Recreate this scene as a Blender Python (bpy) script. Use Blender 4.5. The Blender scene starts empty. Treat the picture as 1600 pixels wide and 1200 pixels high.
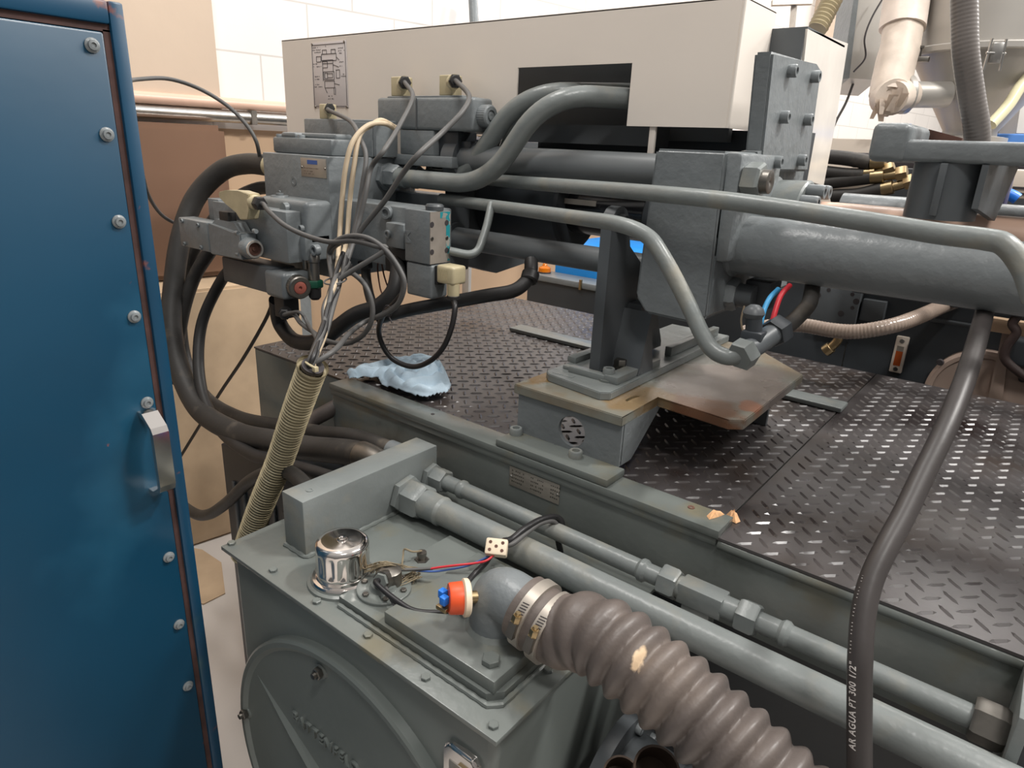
import bpy, bmesh, math, random
from mathutils import Vector, Matrix
random.seed(7)
sc = bpy.context.scene
COL = sc.collection

# ---------------------------------------------------------------- camera
F = 1060.0
MR = [(0.778, 0.627, 0.041), (0.238, -0.234, -0.943), (-0.581, 0.743, -0.332)]
YAW, PITCH, ROLL = 2.2337, 0.3378, -0.0438
def cam_axes():
    cy, sy = math.cos(YAW), math.sin(YAW); cp, sp = math.cos(PITCH), math.sin(PITCH)
    fwd = Vector((cy*cp, sy*cp, -sp)); right = Vector((sy, -cy, 0)); down = fwd.cross(right)
    cr, sr = math.cos(ROLL), math.sin(ROLL)
    return right*cr + down*sr, -right*sr + down*cr, fwd
CR, CD, CF = cam_axes()
CC = Vector((0, 0, 1.55))
cam = bpy.data.objects.new('camera', bpy.data.cameras.new('camera'))
COL.objects.link(cam)
m = Matrix((CR, -CD, -CF)).transposed().to_4x4(); m.translation = CC
cam.matrix_world = m
cam.data.sensor_width = 36.0; cam.data.lens = F/1600*36.0
cam.data.clip_start = 0.02; cam.data.clip_end = 60
sc.camera = cam
# measured points of the photograph turned into points on real planes of the place
def ray(px, py): return CR*((px-800)/F) + CD*((py-600)/F) + CF
def PX(px, py, x): r = ray(px, py); return CC + r*((x-CC.x)/r.x)
def PY(px, py, y): r = ray(px, py); return CC + r*((y-CC.y)/r.y)
def PZ(px, py, z): r = ray(px, py); return CC + r*((z-CC.z)/r.z)
def PD(px, py, d): return CC + ray(px, py)*d

# ---------------------------------------------------------------- world, lights, exposure
w = bpy.data.worlds.new('world'); sc.world = w; w.use_nodes = True
bg = w.node_tree.nodes['Background']
bg.inputs['Color'].default_value = (1.0, 0.965, 0.93, 1)
# a big hall: bright lit ceiling and far side, dim towards the aisle behind the camera
_n = w.node_tree.nodes; _l = w.node_tree.links
_tc = _n.new('ShaderNodeTexCoord'); _sx = _n.new('ShaderNodeSeparateXYZ'); _l.new(_tc.outputs['Generated'], _sx.inputs[0])
def _mr(sock, a, b, c, d):
    r = _n.new('ShaderNodeMapRange'); r.inputs['From Min'].default_value = a; r.inputs['From Max'].default_value = b
    r.inputs['To Min'].default_value = c; r.inputs['To Max'].default_value = d; _l.new(sock, r.inputs['Value']); return r.outputs['Result']
_a = _n.new('ShaderNodeMath'); _a.operation = 'ADD'
_l.new(_mr(_sx.outputs['Z'], -.1, .9, 0.12, .56), _a.inputs[0]); _l.new(_mr(_sx.outputs['Y'], -.1, .8, 0., .42), _a.inputs[1])
_l.new(_a.outputs[0], bg.inputs['Strength'])
def area(name, loc, target, sx, sy, power, col=(1, .97, .93)):
    l = bpy.data.lights.new(name, 'AREA'); l.shape = 'RECTANGLE'; l.size = sx; l.size_y = sy; l.energy = power; l.color = col
    o = bpy.data.objects.new(name, l); COL.objects.link(o); o.location = loc
    o.rotation_euler = (Vector(target)-Vector(loc)).to_track_quat('-Z', 'Y').to_euler(); return o
area('overhead_light', (1.0, -0.5, 4.6), (-0.5, 0.9, 1.0), .7, .3, 62)
area('overhead_light', (1.3, 2.1, 4.5), (-0.3, 1.1, 1.0), .5, .14, 118)
area('overhead_light', (-0.6, 7.5, 4.8), (-1.6, 6.0, 1.4), 1.6, .6, 120)  # unseen lamp added down the hall to brighten the far wall
area('overhead_light', (3.0, 7.5, 4.8), (1.6, 5.5, 1.0), 1.6, .6, 170)  # second added lamp, so the mats mirror a brighter far end
area('overhead_light', (-1.6, 0.6, 4.8), (-1.2, 1.0, 1.0), 1.2, .3, 56)
area('overhead_light', (-0.8, 4.2, 4.6), (-1.4, 3.4, 1.4), 1.4, .4, 46)
area('overhead_light', (2.2, 3.6, 4.6), (0.6, 2.4, 1.0), 1.4, .4, 110)
sc.view_settings.view_transform = 'Standard'; sc.view_settings.look = 'None'
sc.view_settings.gamma = 1.0; sc.view_settings.use_curve_mapping = False
sc.view_settings.exposure = 0.0

# ---------------------------------------------------------------- materials
def srgb(r, g, b):
    f = lambda c: (c/255/12.92 if c/255 <= .04045 else ((c/255+.055)/1.055)**2.4)
    return (f(r), f(g), f(b), 1)
def mat(name, col, rough=.5, metal=0., var=.12, scale=6., bump=0., bscale=60., col2=None, spec=.5, coat=0., trans=0., detail=4., emis=None, estr=0., ior=1.45, alpha=1.):
    M = bpy.data.materials.new(name); M.use_nodes = True
    nt = M.node_tree; b = nt.nodes['Principled BSDF']
    b.inputs['Roughness'].default_value = rough; b.inputs['Metallic'].default_value = metal
    b.inputs['Specular IOR Level'].default_value = spec; b.inputs['Coat Weight'].default_value = coat
    b.inputs['Coat Roughness'].default_value = .15
    b.inputs['Transmission Weight'].default_value = trans; b.inputs['IOR'].default_value = ior
    b.inputs['Alpha'].default_value = alpha
    tc = nt.nodes.new('ShaderNodeTexCoord')
    n = nt.nodes.new('ShaderNodeTexNoise'); n.inputs['Scale'].default_value = scale; n.inputs['Detail'].default_value = detail
    nt.links.new(tc.outputs['Object'], n.inputs['Vector'])
    r = nt.nodes.new('ShaderNodeValToRGB'); r.color_ramp.elements[0].position = .35; r.color_ramp.elements[1].position = .68
    c = col
    if col2 is None: col2 = tuple(v*(1-var) for v in c[:3])+(1,); c = tuple(min(1, v*(1+var)) for v in c[:3])+(1,)
    r.color_ramp.elements[0].color = col2; r.color_ramp.elements[1].color = c
    nt.links.new(n.outputs['Fac'], r.inputs['Fac']); nt.links.new(r.outputs['Color'], b.inputs['Base Color'])
    if bump:
        n2 = nt.nodes.new('ShaderNodeTexNoise'); n2.inputs['Scale'].default_value = bscale; n2.inputs['Detail'].default_value = 3
        nt.links.new(tc.outputs['Object'], n2.inputs['Vector'])
        bp = nt.nodes.new('ShaderNodeBump'); bp.inputs['Strength'].default_value = bump; bp.inputs['Distance'].default_value = .002
        nt.links.new(n2.outputs['Fac'], bp.inputs['Height']); nt.links.new(bp.outputs['Normal'], b.inputs['Normal'])
    if emis: b.inputs['Emission Color'].default_value = emis; b.inputs['Emission Strength'].default_value = estr
    return M
def patch(M, col, scale, lo, hi, seed=0., rough=None, detail=5.):
    """stains with a shape of their own: blends a second colour over the base by noise"""
    nt = M.node_tree; b = nt.nodes['Principled BSDF']; src = b.inputs['Base Color'].links[0].from_socket
    tc = nt.nodes.new('ShaderNodeTexCoord'); mp = nt.nodes.new('ShaderNodeMapping'); mp.inputs['Location'].default_value = (seed, seed*1.7, seed*.3)
    nt.links.new(tc.outputs['Object'], mp.inputs['Vector'])
    n = nt.nodes.new('ShaderNodeTexNoise'); n.inputs['Scale'].default_value = scale; n.inputs['Detail'].default_value = detail
    nt.links.new(mp.outputs['Vector'], n.inputs['Vector'])
    r = nt.nodes.new('ShaderNodeMapRange'); r.inputs['From Min'].default_value = lo; r.inputs['From Max'].default_value = hi
    nt.links.new(n.outputs['Fac'], r.inputs['Value'])
    mx = nt.nodes.new('ShaderNodeMix'); mx.data_type = 'RGBA'
    nt.links.new(r.outputs['Result'], mx.inputs['Factor']); nt.links.new(src, mx.inputs[6]); mx.inputs[7].default_value = col
    nt.links.new(mx.outputs[2], b.inputs['Base Color'])
    if rough is not None:
        m2 = nt.nodes.new('ShaderNodeMapRange'); nt.links.new(r.outputs['Result'], m2.inputs['Value'])
        m2.inputs['To Min'].default_value = b.inputs['Roughness'].default_value; m2.inputs['To Max'].default_value = rough
        nt.links.new(m2.outputs['Result'], b.inputs['Roughness'])
    return M
GREY = mat('grey_machine_paint', srgb(120, 125, 124), .32, var=.08, scale=9, bump=.6, bscale=45)
patch(GREY, srgb(136, 133, 122), 11, .56, .74, 2.1, .6)
GREYT = mat('grey_tank_paint', srgb(108, 113, 110), .27, var=.08, scale=7, bump=.5, bscale=34)
patch(GREYT, srgb(112, 108, 92), 9, .56, .72, 5.2, .55); patch(GREYT, srgb(84, 88, 83), 5, .60, .68, 9.4, .18)
TANKS = mat('shaded_tank_side_paint', srgb(106, 112, 109), .3, var=.06, scale=5, bump=.2, bscale=20)  # near copy of the tank paint, set slightly darker for shaded sides
BLUEGREY = mat('blue_grey_paint', srgb(116, 121, 123), .34, var=.08, scale=12, bump=.75, bscale=60)
DGREY = mat('dark_grey_paint', srgb(82, 86, 89), .42, var=.1, scale=8, bump=.2, bscale=50)
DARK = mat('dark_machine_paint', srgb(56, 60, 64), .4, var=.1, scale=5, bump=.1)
BLACK = mat('black_rubber', srgb(40, 39, 39), .5, var=.2, scale=14, bump=.15, bscale=90)
HOSE = mat('dusty_black_hose', srgb(50, 48, 46), .55, var=.2, scale=9, bump=.2, bscale=120)
patch(HOSE, srgb(98, 90, 80), 16, .58, .8, 3.3, .7)
CABLE = mat('grey_cable_sheath', srgb(84, 83, 82), .5, var=.1, scale=20)
CABLEB = mat('black_cable_sheath', srgb(36, 35, 36), .4, var=.1, scale=20)
BEIGEC = mat('beige_cable_sheath', srgb(190, 172, 146), .5, var=.1, scale=20)
PLUG = mat('yellowed_plug_plastic', srgb(186, 174, 142), .4, var=.1, scale=30, coat=.3)
HOOD = mat('cream_hood_paint', srgb(228, 219, 209), .35, var=.02, scale=3, bump=.06, bscale=20)
STEEL = mat('bare_steel', srgb(190, 188, 184), .28, 1., var=.1, scale=20)
CHROME = mat('chrome', srgb(225, 220, 216), .12, 1., var=.03, scale=10)
DSTEEL = mat('dull_steel', srgb(130, 126, 120), .4, 1., var=.15, scale=25, bump=.2)
BRASS = mat('brass', srgb(166, 146, 112), .38, 1., var=.1, scale=30)
BLUE = mat('blue_cabinet_paint', srgb(8, 56, 80), .34, var=.12, scale=2.2, bump=.12, bscale=14, coat=.15)
patch(BLUE, srgb(120, 62, 46), 42, .735, .76, 1.3, .7); patch(BLUE, srgb(30, 84, 110), 3.5, .56, .8, 7.7, .45)
BLUEF = mat('blue_frame_paint', srgb(12, 58, 84), .36, var=.12, scale=4, bump=.12, bscale=14)
patch(BLUEF, srgb(52, 86, 84), 8, .58, .74, 4.1); patch(BLUEF, srgb(110, 66, 56), 25, .68, .74, 2.6)
SEAM = mat('dark_rusty_seam', srgb(66, 44, 40), .8, var=.3, scale=30)
RUST = mat('rust_edge', srgb(96, 66, 56), .8, var=.3, scale=30)
MAT = mat('black_rubber_tread', srgb(70, 66, 66), .36, var=.14, scale=5, bump=.1, bscale=70, spec=.8)
patch(MAT, srgb(60, 50, 44), 6, .5, .72, 3., .5); patch(MAT, srgb(30, 22, 22), 3, .56, .7, 8., .16)
WALLM = None
BEIGE = mat('beige_wall_paint', srgb(196, 176, 156), .6, var=.05, scale=2, bump=.25, bscale=26)
BROWN = mat('brown_plastic_sheet', srgb(118, 92, 76), .22, var=.07, scale=2)
PINK = mat('pink_beige_pipe_paint', srgb(212, 178, 158), .35, var=.05, scale=4)
CARD = mat('cardboard', srgb(184, 160, 132), .8, var=.08, scale=9)
FLOORM = mat('light_grey_floor_paint', srgb(205, 198, 192), .35, var=.04, scale=3)
ROCKT = mat('pedestal_top_paint', srgb(124, 127, 120), .26, var=.08, scale=8, bump=.2, bscale=60)
patch(ROCKT, srgb(116, 100, 78), 9, .42, .68, 6.1, .4)
CORR = mat('dusty_brown_rubber', srgb(92, 84, 80), .42, var=.1, scale=16, bump=.25, bscale=150)
patch(CORR, srgb(122, 110, 101), 7, .5, .75, 5., .6); patch(CORR, srgb(226, 196, 160), 34, .79, .8, 9.)
COND = mat('khaki_ribbed_conduit', srgb(166, 154, 124), .45, var=.08, scale=10)
ORANGE = mat('orange_plastic', srgb(220, 84, 44), .4, var=.05)
CREAM = mat('cream_ceramic', srgb(222, 205, 180), .5, var=.06, scale=30)
BLUEP = mat('blue_plastic', srgb(40, 120, 220), .35, var=.05)
REDP = mat('red_wire', srgb(200, 50, 60), .35, var=.05)
SKYP = mat('light_blue_tube', srgb(80, 170, 225), .35, var=.05)
BLUEM = mat('bright_blue_machine_paint', srgb(30, 135, 215), .4, var=.04)
BLUEK = mat('mid_blue_plastic', srgb(80, 130, 200), .4, var=.04)
AMBER = mat('amber_lens', srgb(235, 130, 20), .15, var=.1, trans=.3)
REDK = mat('red_plastic', srgb(225, 70, 60), .4)
RAG = mat('pale_blue_cloth', srgb(196, 216, 230), .95, var=.12, scale=9, bump=.4, bscale=200, spec=.1)
TEAL = mat('chipped_teal_paint', srgb(40, 134, 142), .4, var=.06, scale=20)
patch(TEAL, srgb(150, 146, 138), 45, .50, .54, 1.)
BAREF = mat('worn_bare_valve_face', srgb(152, 144, 136), .42, .2, var=.1, scale=25)
PLATE = mat('engraved_plate_aluminium', srgb(176, 168, 158), .42, .6, var=.08, scale=30)
PAPER = mat('printed_label_white', srgb(214, 206, 204), .5, var=.02)
INK = mat('black_ink', srgb(58, 54, 56), .6, var=.05)
WHITEINK = mat('white_ink', srgb(205, 200, 196), .6, var=.05)
BLUEINK = mat('blue_ink', srgb(66, 96, 160), .5, var=.05)
SHRED = mat('peach_foam_scrap', srgb(226, 178, 132), .7, var=.2, scale=60)
FRAY = mat('frayed_fibre', srgb(130, 118, 96), .8, var=.2, scale=60)
WHITEM = mat('white_machine_panel', srgb(226, 214, 200), .35, var=.04, scale=3)
TAPE = mat('white_wrap_tape', srgb(226, 212, 200), .45, var=.06, scale=18, bump=.8, bscale=28)
ALU = mat('hopper_aluminium', srgb(172, 168, 162), .42, .35, var=.05, scale=4)
FILM = mat('draped_plastic_film', srgb(228, 220, 210), .18, var=.06, scale=9, bump=1., bscale=9, coat=.6)
CLEARH = mat('reinforced_clear_hose', srgb(150, 134, 122), .22, var=.08, scale=12, coat=.5)
GREYH = mat('grey_spiral_hose', srgb(112, 106, 102), .35, var=.08, scale=12, coat=.3)
PURPLE = mat('dark_purple_panel', srgb(72, 70, 98), .45, var=.05)
GREENP = mat('green_plastic', srgb(14, 66, 48), .4, var=.05)
REDBUT = mat('faded_red_insert', srgb(150, 84, 72), .45, var=.06)
MUSH = mat('milky_polythene', srgb(212, 206, 172), .35, var=.05)
OILM = mat('oil_sight_amber', srgb(176, 84, 40), .2, var=.08)
# white painted block wall
WALLM = mat('white_block_wall_paint', srgb(230, 225, 220), .55, var=.02, scale=3, bump=.25, bscale=22)
def blocks(M, u, hgt=.205, wid=.42):
    nt = M.node_tree; b = nt.nodes['Principled BSDF']; src = b.inputs['Base Color'].links[0].from_socket
    uv = nt.nodes.new('ShaderNodeUVMap')
    br = nt.nodes.new('ShaderNodeTexBrick'); br.inputs['Scale'].default_value = 1.; br.inputs['Mortar Size'].default_value = .004
    br.inputs['Brick Width'].default_value = wid; br.inputs['Row Height'].default_value = hgt; br.inputs['Mortar Smooth'].default_value = .3
    br.inputs['Color1'].default_value = (1, 1, 1, 1); br.inputs['Color2'].default_value = (.97, .97, .97, 1); br.inputs['Mortar'].default_value = (.72, .71, .70, 1)
    nt.links.new(uv.outputs['UV'], br.inputs['Vector'])
    mx = nt.nodes.new('ShaderNodeMix'); mx.data_type = 'RGBA'; mx.blend_type = 'MULTIPLY'; mx.inputs['Factor'].default_value = 1
    nt.links.new(src, mx.inputs[6]); nt.links.new(br.outputs['Color'], mx.inputs[7]); nt.links.new(mx.outputs[2], b.inputs['Base Color'])
blocks(WALLM, None)

# ---------------------------------------------------------------- mesh helpers (all in world coordinates)
CUR = [None]
def thing(name, label, cat, loc, group=None):
    o = bpy.data.objects.new(name, None); COL.objects.link(o); o.empty_display_size = .02
    o.location = Vector(loc); o['label'] = label; o['category'] = cat
    if group: o['group'] = group
    return o
def origin(o):
    p = Vector((0, 0, 0))
    while o is not None: p = p + o.location; o = o.parent
    return p
def obj(name, bm, material, parent=None, smooth=True, angle=.6, label=None):
    bmesh.ops.recalc_face_normals(bm, faces=bm.faces)
    me = bpy.data.meshes.new(name)
    off = origin(parent) if parent is not None else None
    if off is None:
        vs = [v.co for v in bm.verts]
        if vs:
            lo = Vector([min(v[i] for v in vs) for i in range(3)]); hi = Vector([max(v[i] for v in vs) for i in range(3)])
            off = Vector(((lo.x+hi.x)/2, (lo.y+hi.y)/2, lo.z))
        else: off = Vector((0, 0, 0))
        loc = off.copy()
    else: loc = Vector((0, 0, 0))
    bmesh.ops.translate(bm, verts=bm.verts, vec=-off)
    bm.to_mesh(me); bm.free()
    if smooth:
        me.shade_smooth()
        try: me.set_sharp_from_angle(angle=angle)
        except Exception: pass
    me.materials.append(material)
    o = bpy.data.objects.new(name, me); COL.objects.link(o); o.location = loc
    if parent is not None: o.parent = parent
    if label: o['label'] = label
    return o
def tag(o, label, cat, group=None):
    o['label'] = label; o['category'] = cat
    if group: o['group'] = group
    return o
def struct(name, bm, m, **k):
    o = obj(name, bm, m, **k); o['kind'] = 'structure'; return o
def B(): return bmesh.new()
def box(bm, lo, hi, bev=0., seg=2, rot=None, piv=None):
    lo, hi = Vector(lo), Vector(hi)
    a = Vector([min(lo[i], hi[i]) for i in range(3)]); b = Vector([max(lo[i], hi[i]) for i in range(3)])
    vs = [bm.verts.new((x, y, z)) for x in (a.x, b.x) for y in (a.y, b.y) for z in (a.z, b.z)]
    fs = [bm.faces.new([vs[i] for i in q]) for q in ((0, 1, 3, 2), (4, 6, 7, 5), (0, 4, 5, 1), (2, 3, 7, 6), (0, 2, 6, 4), (1, 5, 7, 3))]
    geo = vs
    if bev > 0:
        bev = min(bev, .45*min(b[i]-a[i] for i in range(3)))
        es = list({e for f in fs for e in f.edges})
        r = bmesh.ops.bevel(bm, geom=es, offset=bev, segments=seg, affect='EDGES', profile=.5)
        geo = list({v for f in r['faces'] for v in f.verts})
    if rot is not None:
        bmesh.ops.rotate(bm, verts=geo, cent=piv if piv is not None else (a+b)/2, matrix=rot)
    return bm
def basis(ax):
    ax = Vector(ax).normalized(); u = ax.orthogonal().normalized()
    if abs(ax.z) < .9: u = Vector((0, 0, 1)).cross(ax).normalized()
    return ax, u, ax.cross(u)
def lathe(bm, c, ax, prof, n=28, caps=True):
    """prof: (distance along axis, radius)"""
    ax, u, v = basis(ax); c = Vector(c); rings = []
    for t, r in prof:
        r = max(r, 1e-5)
        rings.append([bm.verts.new(c+ax*t+(u*math.cos(2*math.pi*k/n)+v*math.sin(2*math.pi*k/n))*r) for k in range(n)])
    for a, b in zip(rings, rings[1:]):
        for k in range(n): bm.faces.new((a[k], a[(k+1) % n], b[(k+1) % n], b[k]))
    if caps: bm.faces.new(rings[0][::-1]); bm.faces.new(rings[-1])
    return bm
def cyl(bm, a, b, r, n=24, ch=.0):
    a, b = Vector(a), Vector(b); L = (b-a).length
    if ch: prof = [(0, r-ch), (ch, r), (L-ch, r), (L, r-ch)]
    else: prof = [(0, r), (L, r)]
    return lathe(bm, a, b-a, prof, n)
def hexnut(bm, a, b, r, hole=0., n=6, rot=0.):
    a, b = Vector(a), Vector(b); ax, u, v = basis(b-a); L = (b-a).length
    def ring(t, rr, off=0): return [bm.verts.new(a+ax*t+(u*math.cos(2*math.pi*k/n+rot)+v*math.sin(2*math.pi*k/n+rot))*rr) for k in range(n)]
    rs = [ring(0, r*.92), ring(L*.12, r), ring(L*.86, r), ring(L, r*.88)]
    for p, q in zip(rs, rs[1:]):
        for k in range(n): bm.faces.new((p[k], p[(k+1) % n], q[(k+1) % n], q[k]))
    bm.faces.new(rs[0][::-1]); bm.faces.new(rs[-1])
    return bm
def smoothpath(pts, k=8):
    """Catmull-Rom through the points"""
    P = [Vector(p) for p in pts]
    if len(P) < 3: return P
    P = [P[0]*2-P[1]]+P+[P[-1]*2-P[-2]]; out = []
    for i in range(1, len(P)-2):
        p0, p1, p2, p3 = P[i-1:i+3]
        for j in range(k):
            t = j/k
            out.append(.5*((2*p1)+(p2-p0)*t+(2*p0-5*p1+4*p2-p3)*t*t+(3*p1-p0-3*p2+p3)*t**3))
    out.append(P[-2]); return out
def tube(bm, path, r, n=14, caps=True, rf=None, rfk=None):
    P = [Vector(p) for p in path]; N = len(P)
    T = [(P[min(i+1, N-1)]-P[max(i-1, 0)]).normalized() for i in range(N)]
    u = T[0].orthogonal().normalized(); rings = []
    L = 0
    for i in range(N):
        if i: L += (P[i]-P[i-1]).length
        u = (u-T[i]*u.dot(T[i])).normalized(); v = T[i].cross(u)
        rr = rf(L, i) if rf else r
        if rfk: rings.append([bm.verts.new(P[i]+(u*math.cos(2*math.pi*k/n)+v*math.sin(2*math.pi*k/n))*rfk(L, k/n)) for k in range(n)])
        else: rings.append([bm.verts.new(P[i]+(u*math.cos(2*math.pi*k/n)+v*math.sin(2*math.pi*k/n))*rr) for k in range(n)])
    for a, b in zip(rings, rings[1:]):
        for k in range(n): bm.faces.new((a[k], a[(k+1) % n], b[(k+1) % n], b[k]))
    if caps: bm.faces.new(rings[0][::-1]); bm.faces.new(rings[-1])
    return bm
def resample(P, step):
    out = [P[0].copy()]; acc = 0
    for a, b in zip(P, P[1:]):
        L = (b-a).length; t = step-acc
        while t <= L and L > 0:
            out.append(a.lerp(b, t/L)); t += step
        acc = L-(t-step)
    return out
def prism(bm, poly, d):
    """poly: closed list of points, extruded by vector d"""
    d = Vector(d); a = [bm.verts.new(Vector(p)) for p in poly]; b = [bm.verts.new(Vector(p)+d) for p in poly]
    n = len(a); bm.faces.new(a); bm.faces.new(b[::-1])
    for i in range(n): bm.faces.new((a[i], b[i], b[(i+1) % n], a[(i+1) % n]))
    return bm
def face_box(y, p0, p1, depth, bev=.003, bm=None, seg=2):
    """box whose -Y face runs from pixel p0 (top left) to p1 (bottom right) at plane y"""
    a, b = PY(*p0, y), PY(*p1, y); bm = bm or B()
    return box(bm, (a.x, y, b.z), (b.x, y+depth, a.z), bev, seg)
def screw(bm, c, ax, r, h):
    """socket head cap screw with a hollow"""
    c = Vector(c); lathe(bm, c, ax, [(0, r), (h*.85, r), (h, r*.9), (h, r*.55), (h*.55, r*.5), (h*.55, 0)], 20, caps=False)
    return bm
def text_mesh(s, size, origin_, xd, yd, m, parent, name='lettering', depth=.0006, bold=0., space=1.):
    c = bpy.data.curves.new(name, 'FONT'); c.body = s; c.size = size; c.extrude = depth; c.offset = bold; c.space_character = space
    o = bpy.data.objects.new(name, c); COL.objects.link(o)
    dg = bpy.context.evaluated_depsgraph_get(); me = bpy.data.meshes.new_from_object(o.evaluated_get(dg))
    bpy.data.objects.remove(o)
    xd = Vector(xd).normalized(); yd = Vector(yd).normalized(); zd = xd.cross(yd)
    M = Matrix((xd, yd, zd)).transposed().to_4x4(); M.translation = Vector(origin_)
    bm = B(); bm.from_mesh(me); bpy.data.meshes.remove(me); bmesh.ops.transform(bm, matrix=M, verts=bm.verts)
    return obj(name, bm, m, parent, smooth=False)
def pipe_thing(name, label, cat, path, r, m, group=None, n=16, k=8, smooth=True):
    P = smoothpath(path, k) if smooth else [Vector(p) for p in path]
    return tag(obj(name, tube(B(), P, r, n), m), label, cat, group)
def spot(M, col, c, r, n=.5, scale=9., rough=None, seed=0.):
    """one stain at a fixed place on the thing (object coordinates), with a ragged edge"""
    nt = M.node_tree; b = nt.nodes['Principled BSDF']; src = b.inputs['Base Color'].links[0].from_socket
    tc = nt.nodes.new('ShaderNodeTexCoord'); d = nt.nodes.new('ShaderNodeVectorMath'); d.operation = 'SUBTRACT'; d.inputs[1].default_value = c
    nt.links.new(tc.outputs['Object'], d.inputs[0])
    s = nt.nodes.new('ShaderNodeVectorMath'); s.operation = 'DIVIDE'; s.inputs[1].default_value = r; nt.links.new(d.outputs[0], s.inputs[0])
    L = nt.nodes.new('ShaderNodeVectorMath'); L.operation = 'LENGTH'; nt.links.new(s.outputs[0], L.inputs[0])
    nz = nt.nodes.new('ShaderNodeTexNoise'); nz.inputs['Scale'].default_value = scale; nz.inputs['Detail'].default_value = 6; nt.links.new(tc.outputs['Object'], nz.inputs['Vector'])
    a = nt.nodes.new('ShaderNodeMath'); a.operation = 'MULTIPLY_ADD'; a.inputs[1].default_value = n*4; nt.links.new(nz.outputs['Fac'], a.inputs[0])
    ad = nt.nodes.new('ShaderNodeMath'); ad.operation = 'SUBTRACT'; nt.links.new(L.outputs['Value'], ad.inputs[0]); ad.inputs[1].default_value = n*2
    nt.links.new(ad.outputs[0], a.inputs[2])
    m_ = nt.nodes.new('ShaderNodeMapRange'); m_.inputs['From Min'].default_value = 1.15; m_.inputs['From Max'].default_value = .75
    nt.links.new(a.outputs[0], m_.inputs['Value'])
    mx = nt.nodes.new('ShaderNodeMix'); mx.data_type = 'RGBA'; nt.links.new(m_.outputs['Result'], mx.inputs['Factor']); nt.links.new(src, mx.inputs[6]); mx.inputs[7].default_value = col
    nt.links.new(mx.outputs[2], b.inputs['Base Color'])
def rounded(pts, rad, seg=7):
    """polyline with rounded corners"""
    P = [Vector(p) for p in pts]; out = [P[0]]
    for i in range(1, len(P)-1):
        a, b, c = P[i-1], P[i], P[i+1]
        da, dc = (a-b), (c-b); rr = min(rad, da.length*.48, dc.length*.48)
        s, e = b+da.normalized()*rr, b+dc.normalized()*rr
        for j in range(seg+1):
            t = j/seg; out.append(s*(1-t)**2+b*2*t*(1-t)+e*t*t)
    out.append(P[-1]); return out
# ================================================================ setting
WO = Vector((-2.57, 2.215, 0)); WD = Vector((.148, .989, 0)).normalized(); WN = Vector((WD.y, -WD.x, 0))
def WP(u, z, off=0.): return WO + WD*u + WN*off + Vector((0, 0, z))
def wall_hit(px, py, off=0.):
    r = ray(px, py); t = (WO+WN*off-CC).dot(WN)/r.dot(WN); p = CC+r*t; return (p-WO).dot(WD), p.z
def wall_box(bm, u0, u1, z0, z1, d0, d1, bev=.0):
    lo = [WP(u, z, d) for u in (u0, u1) for z in (z0, z1) for d in (d0, d1)]
    vs = [bm.verts.new(p) for p in lo]
    for q in ((0, 1, 3, 2), (4, 6, 7, 5), (0, 4, 5, 1), (2, 3, 7, 6), (0, 2, 6, 4), (1, 5, 7, 3)): bm.faces.new([vs[i] for i in q])
    if bev: bmesh.ops.bevel(bm, geom=list({e for v in vs for e in v.link_edges}), offset=bev, segments=2, affect='EDGES')
    return bm
bm = B(); box(bm, (-6, -3, -.1), (7, 11, 0)); struct('floor', bm, FLOORM)
bm = B(); wall_box(bm, -3.6, 9.5, 1.566, 4.2, -.2, 0)
me_uv = bm.loops.layers.uv.new('UVMap')
for f in bm.faces:
    for l in f.loops:
        p = l.vert.co; l[me_uv].uv = ((p-WO).dot(WD)+.54+4.2, p.z-1.848+.211*20)
o = struct('wall_back', bm, WALLM, smooth=False)
WALLM.node_tree.nodes['Brick Texture'].inputs['Row Height'].default_value = .211
WLOW = mat('beige_dado_paint', srgb(178, 150, 122), .5, var=.05, scale=2, bump=.2, bscale=24)
bm = B(); wall_box(bm, -3.6, 9.5, .1, 1.566, -.2, .004); struct('wall_dado', bm, WLOW, smooth=False)
bm = B(); wall_box(bm, -3.6, 9.5, 0., .1, -.2, .016, .003); struct('baseboard_back', bm, FLOORM, smooth=False)
bm = B(); wall_box(bm, -2.6, -.732, 1.6, 4.2, .0, .05); struct('trim_1', bm, BEIGE, smooth=False)
bm = B(); wall_box(bm, 4.05, 4.6, 2.2, 4.2, .0, .12); struct('trim_2', bm, BEIGE, smooth=False)
# things along the wall
def wpipe(name, label, z, off, r, m, u0=-1.6, u1=9.):
    return tag(obj(name, cyl(B(), WP(u0, z, off), WP(u1, z, off), r, 20), m), label, 'pipe')
wpipe('conduit_pipe', 'pinkish painted pipe running along the wall just above the galvanised one', 1.657, .06, .0205, PINK)
t = thing('conduit_pipe', 'shiny galvanised pipe running along the wall behind the blue cabinet', 'pipe', WP(0, 1.63, .07))
obj('tube', cyl(B(), WP(-1.6, 1.611, .06), WP(9, 1.611, .06), .0235, 20), STEEL, t)
for u in (-.62, .6, 2.4, 4.2):
    obj('bracket', wall_box(B(), u-.012, u+.012, 1.585, 1.637, .004, .085, .002), DSTEEL, t)
o = obj('plastic_sheet', wall_box(B(), -2.2, -.765, 1.02, 1.575, .05, .16, .02), BROWN)
tag(o, 'glossy brown plastic sheet standing against the wall below the pipes', 'sheet')
o = obj('cardboard_box', wall_box(B(), -2.2, -.60, .0, 1.015, .03, .35, .01), CARD)
tag(o, 'large brown cardboard box on the floor behind the blue cabinet', 'box')
t = thing('strut', 'galvanised vertical slotted strut on the wall beside the grey manifold', 'strut', WP(-.44, 0, .02))
obj('channel', wall_box(B(), -.47, -.405, .02, 1.55, .006, .04, .002), BLUEGREY, t)
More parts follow.
